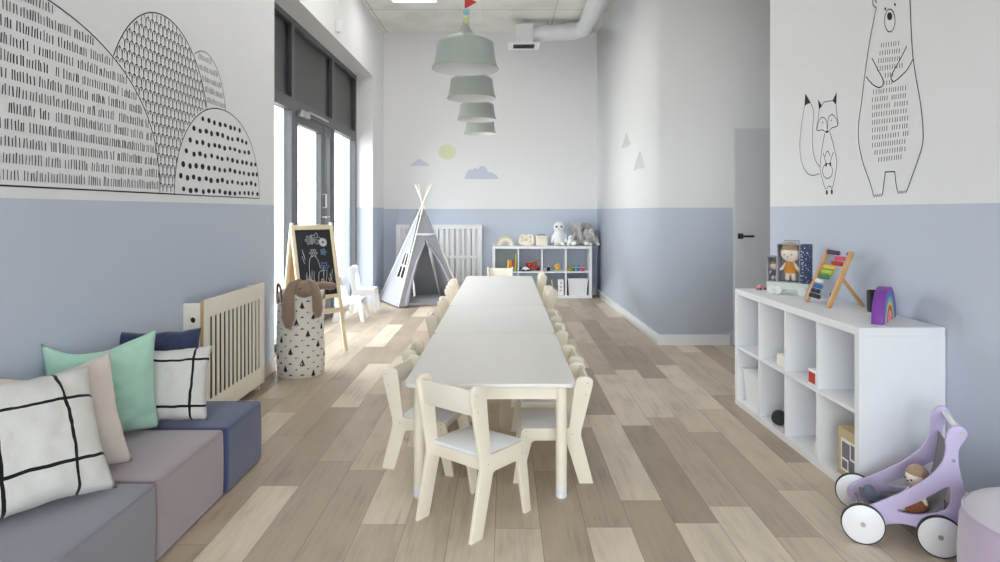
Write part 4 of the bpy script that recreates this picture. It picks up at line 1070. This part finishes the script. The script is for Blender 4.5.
ch = Chalk(); cb = Chalk(); y0 = .54; bw = hw-.04; bh = Lf-.046-y0
def bp(u, v): return (-bw+2*bw*u, y0+bh*v)
rd = random.Random(11)
def flower(c, u, v, r, n, w):
    pts = []
    for k in range(61):
        th = 2*PI*k/60; q_ = r*(1+.3*math.cos(n*th)); x, y = bp(u, v); pts.append((x+q_*math.cos(th), y+q_*math.sin(th)))
    c.stroke(pts, w); c.stroke([(bp(u, v)[0]+r*.35*math.cos(k*.5), bp(u, v)[1]+r*.35*math.sin(k*.5)) for k in range(14)], w)
flower(ch, .55, .86, .042, 5, .003); flower(ch, .38, .84, .035, 6, .003); flower(ch, .45, .64, .03, 6, .003); flower(cb, .72, .42, .036, 6, .003); flower(cb, .74, .65, .024, 5, .0035)
x, y = bp(.76, .80)
for k in range(4): ch.stroke([(x+(.036-.007*k)*math.cos(a*.4), y+(.036-.007*k)*math.sin(a*.4)) for a in range(17)], .006)
for u in (.12, .20, .27, .34, .62, .7, .8, .86):
    v0 = rd.uniform(.03, .1); pts = [bp(u+.02*k+rd.uniform(-.012, .012), v0+k*rd.uniform(.07, .085)) for k in range(5)]; ch.stroke(crom(pts), .0028)
for u, v in ((.12, .60), (.15, .66), (.14, .7), (.3, .16), (.36, .2), (.41, .14), (.46, .2), (.25, .25), (.8, .25), (.85, .3), (.2, .3)):
    ch.stroke([bp(u, v), bp(u+.05, v-.12)], .003)
ch.stroke(crom([bp(.30, .05), bp(.28, .35), bp(.33, .55), bp(.44, .60)]), .0035); ch.stroke(crom([bp(.60, .40), bp(.56, .52), bp(.5, .58)]), .003); cb.stroke(crom([bp(.62, .05), bp(.66, .22), bp(.71, .38)]), .003); ch.stroke(crom([bp(.5, .1), bp(.53, .3), bp(.6, .36), bp(.68, .36)]), .003)
o = link('chalk_drawing', ch.bm, 'chalk', bd, False); o = link('blue_chalk_drawing', cb.bm, 'chalkb', bd, False)
# ------------------------------------------------------------------ fabric basket and rabbit
bc = Vector((-1.615, 5.14, 0))
t = thing('fabric_toy_basket', 'tall white fabric basket printed with small black trees and triangles', 'basket', tuple(bc))
b = newbm(); lathe(b, [(0, .0), (.165, .0), (.178, .012), (.183, .12), (.179, .35), (.176, .55), (.178, .655), (.174, .657), (.170, .64), (.17, .40), (.173, .02), (0, .014)], 56)
for v in b.verts:
    a = math.atan2(v.co.y, v.co.x); v.co.x *= 1+.012*math.sin(a*5+v.co.z*9); v.co.y *= 1+.012*math.sin(a*4+1+v.co.z*7)
    if v.co.z > .5: v.co.z += .012*math.sin(a*3+.6)
bag = link('bag', b, 'bagm', t, True, None, 60)
b = newbm()
def bagr(zz): return .1795 if zz > .5 else (.1818+(.35-zz)*.008 if zz < .35 else .1818)
def bagp(a, zz):
    r_ = (.178+(.183-.178)*(zz-.012)/.108 if zz < .12 else .183-.004*(zz-.12)/.23 if zz < .35 else .179-.003*(zz-.35)/.2 if zz < .55 else .176+.002*(zz-.55)/.105)+.0012
    p = Vector((r_*math.cos(a), r_*math.sin(a), zz)); p.x *= 1+.012*math.sin(a*5+zz*9); p.y *= 1+.012*math.sin(a*4+1+zz*7)
    if zz > .5: p.z += .012*math.sin(a*3+.6)
    return p
for row in range(14):
    for k in range(13):
        a = -PI+(k+(.5 if row % 2 else 0))*2*PI/13; zz = .035+row*.044
        kind = (k*2+row) % 5
        if kind == 0: tri_ = [[(-.016, -.014), (.016, -.014), (.0, .028)], [(-.003, -.02), (.003, -.02), (.003, -.013), (-.003, -.013)]]
        elif kind in (1, 3): tri_ = [[(-.015, -.004), (.015, -.004), (.0, .007)]]
        elif kind == 2: tri_ = [[(-.006, -.006), (.008, -.004), (.001, .006)]]
        else: tri_ = [[(-.009, -.003), (.0, .006), (.004, -.005)], [(.008, .001), (.012, .007), (.013, -.002)]]
        for T in tri_:
            if zz+T[-1][1] > .635: continue
            sc = 1.25
            b.faces.new([b.verts.new(bagp(a+x*sc/.18, zz+y*sc)) for x, y in T])
link('printed_trees', b, 'ink', bag, False)
for sgn, ha in ((1, math.radians(222)), (1, math.radians(35))):
    b = newbm(); tube(b, crom([tuple(bagp(ha-.26, .58)), tuple(bagp(ha-.24, .65)), tuple(bagp(ha-.13, .712)), tuple(bagp(ha, .73)), tuple(bagp(ha+.13, .712)), tuple(bagp(ha+.24, .65)), tuple(bagp(ha+.26, .58))], 6), .0085, 10); link('handle', b, 'leather', t)
# rabbit: head over the front rim, ears hanging outside
t = thing('plush_rabbit', 'brown floppy eared plush rabbit hanging out of the fabric basket', 'plush toy', (bc.x+.07, bc.y-.14, .688))
blob('body', [('e', (0, 0, .0), (.080, .076, .068)), ('e', (.055, -.045, -.016), (.040, .036, .032)), ('e', (-.01, .09, -.03), (.06, .06, .06)), ('t', [(.05, .07, .0), (.12, .10, .02), (.19, .12, .01)], [.03, .032, .028])], 'bun', t, .007, 4)
blob('ear', [('t', [(-.035, -.01, .058), (-.075, -.045, .035), (-.092, -.080, -.03), (-.092, -.096, -.12), (-.090, -.098, -.21), (-.088, -.098, -.255)], [.026, .036, .043, .048, .048, .034])], 'bun', t, .007, 3)
blob('ear', [('t', [(.03, .0, .06), (.075, -.02, .045), (.105, -.045, -.01), (.118, -.06, -.08), (.122, -.064, -.15), (.122, -.064, -.185)], [.022, .028, .034, .038, .040, .028])], 'bun', t, .007, 3)
link('nose', ell(newbm(), (.068, -.068, -.012), (.010, .008, .007)), 'leather', t)
for p in ((-.008, -.073, .012), (.064, -.04, .018)): link('eye', ell(newbm(), p, .0065, None, 2), 'blk', t)
# ------------------------------------------------------------------ doll pram
ud = Vector((-.917, .394, 0)).normalized(); pd = Vector((.394, .917, 0)).normalized()     # forward, and toward the far side
PO = Vector((1.632, 2.445, 0))
t = thing('doll_pram', 'lilac wooden doll pram with white wheels beside the right shelf', 'doll pram', tuple(PO))
outl = [(.262,.045),(.285,.066),(.283,.098),(.258,.125),(.222,.146),(.16,.185),(.09,.232),(.03,.285),(-.012,.345),(-.022,.40),(-.018,.43),(-.028,.468),(-.05,.492),(-.078,.488),(-.092,.465),(-.08,.438),(-.062,.41),(-.06,.36),(-.07,.30),(-.083,.25),(-.085,.20),(-.072,.12),(-.05,.062),(-.01,.045),(.03,.058),(.07,.09),(.13,.095),(.19,.075),(.23,.048)]
hole = [(.145,.142),(.10,.162),(.04,.205),(-.03,.265),(-.036,.25),(-.034,.185),(-.01,.160),(.05,.138),(.10,.132)]
PW = .27
for k, w_ in ((0, 0), (1, PW)):
    o = link('side_panel', plate([smoothpoly(outl, 2), smoothpoly(hole, 1)], .016, .003, axes(tuple(pd*w_), tuple(ud), (0, 0, 1))), 'lilac', t, True, None, 40)
    for u in (0, .254):
        off = -.026 if k == 0 else PW+.026
        c = ud*u+pd*off+Vector((0, 0, .077)); hv = pd*.009
        b = newbm(); tube(b, [tuple(c-hv), tuple(c-hv*.8), tuple(c+hv*.8), tuple(c+hv)], [.071, .0735, .0735, .071], 48); wh = link('wheel', b, 'white', t, True, None, 60)
        b = newbm(); tube(b, [tuple(c+pd*.0075*math.cos(2*PI*0)+(ud*math.cos(a*PI/24)+Vector((0, 0, 1))*math.sin(a*PI/24))*.0735-pd*.0075) for a in range(49)], .0035, 8, False)
        q_ = newbm(); n = 48
        ring = []
        for r_, dd_ in ((.0732, -.0075), (.077, -.0075), (.077, .0075), (.0732, .0075)):
            ring.append([q_.verts.new(c+pd*dd_+(ud*math.cos(2*PI*a/n)+Vector((0, 0, 1))*math.sin(2*PI*a/n))*r_) for a in range(n)])
        for a_, b_ in zip(ring, ring[1:]+ring[:1]):
            for i in range(n): q_.faces.new((a_[i], a_[(i+1) % n], b_[(i+1) % n], b_[i]))
        b.free(); link('tyre', q_, 'black', wh)
        b = newbm(); s_ = -1 if k == 0 else 1; tube(b, [tuple(c+hv*s_), tuple(c+hv*s_*1.35)], .009, 16); link('hub', b, 'steel', wh)
b = newbm(); c = ud*-.07+Vector((0, 0, .465)); tube(b, [tuple(c+pd*.008), tuple(c+pd*(PW-.008))], .0115, 16); link('push_handle', b, 'white', t)
for u, v in ((-.07, .465), (-.045, .36), (.20, .12), (.254, .077)):
    b = newbm(); c = ud*u+Vector((0, 0, v)); tube(b, [tuple(c-pd*.0082), tuple(c-pd*.0105)], .0065, 14); link('bolt', b, 'steel', t)
for u in (0, .254):
    b = newbm(); c = ud*u+Vector((0, 0, .077)); tube(b, [tuple(c-pd*.02), tuple(c+pd*(PW+.02))], .005, 10); link('axle', b, 'steel', t)
b = newbm()
def pq(u, w_, v): return ud*u+pd*w_+Vector((0, 0, v))
# fabric sling: floor and back
prof = [(.24, .105), (.18, .10), (.10, .105), (.03, .12), (-.01, .17), (-.03, .25), (-.042, .33), (-.046, .385)]
vs = [[b.verts.new(pq(u, .0095, v+d_)) for u, v in prof]+[b.verts.new(pq(u, PW-.0095, v+d_)) for u, v in prof][::-1] for d_ in (0, .006)]
n = len(prof)
for s_ in range(2):
    for i in range(n-1): b.faces.new((vs[s_][i], vs[s_][i+1], vs[s_][2*n-2-i], vs[s_][2*n-1-i]))
for i in range(2*n): b.faces.new((vs[0][i], vs[0][(i+1) % (2*n)], vs[1][(i+1) % (2*n)], vs[1][i]))
link('fabric_seat', b, 'greyfab', t, True, None, 60)
def pram(u, w_, v): return tuple(PO+pq(u, w_, v))
rot = math.atan2(-ud.y, -ud.x)
facing = math.atan2(ud.y, ud.x)+PI/2     # doll faces local -Y ; turn so it looks forward
dl = doll('doll with brown woollen hair sitting in the lilac pram', pram(.055, .105, .122), facing+.55, 1.15, 'rust', 'hair', True)
t = thing('swaddle_cloth', 'bunched slate blue printed cloth at the front of the pram', 'cloth', pram(.20, .13, .107))
blob('cloth', [('e', (0, 0, .02), (.03, .045, .018)), ('e', (-.016, .0, .042), (.02, .034, .028)), ('e', (.014, -.025, .03), (.024, .022, .022))], 'slate', t, .005, 2)
t = thing('plush_pouch', 'rust brown stuffed toy lying behind the pram side opening', 'plush toy', pram(.07, .045, .118))
blob('body', [('e', (0, 0, .022), (.04, .02, .02)), ('e', (.035, .005, .03), (.02, .018, .02))], 'rust', t, .004, 2)
# ------------------------------------------------------------------ light
wd = bpy.data.worlds.new('World'); scn.world = wd; wd.use_nodes = True; nt = wd.node_tree; nt.nodes.clear()
bg = nt.nodes.new('ShaderNodeBackground'); ow = nt.nodes.new('ShaderNodeOutputWorld'); nt.links.new(bg.outputs[0], ow.inputs[0])
bg.inputs[0].default_value = (.93, .965, 1.0, 1); bg.inputs[1].default_value = 8.6
for nm, loc, rot, sx, sy in (('window_portal', (XW-.12, (W0+W1)/2, 1.2), (0, -PI/2, 0), 2.35, W1-W0), ('rear_portal', (.05, -2.17, 1.25), (PI/2, 0, 0), 3.3, 2.5)):
    L = bpy.data.lights.new(nm, 'AREA'); L.shape = 'RECTANGLE'; L.size = sx; L.size_y = sy; L.cycles.is_portal = True
    o = bpy.data.objects.new(nm, L); COL.objects.link(o); o.location = loc; o.rotation_euler = rot
scn.view_settings.view_transform = 'Standard'; scn.view_settings.look = 'None'; scn.view_settings.gamma = 1; scn.view_settings.use_curve_mapping = False
scn.view_settings.exposure = 0.06
scn.cycles.max_bounces = 12; scn.cycles.diffuse_bounces = 7; scn.cycles.transparent_max_bounces = 12; scn.cycles.sample_clamp_indirect = 8
scn.cycles.caustics_reflective = False; scn.cycles.caustics_refractive = False
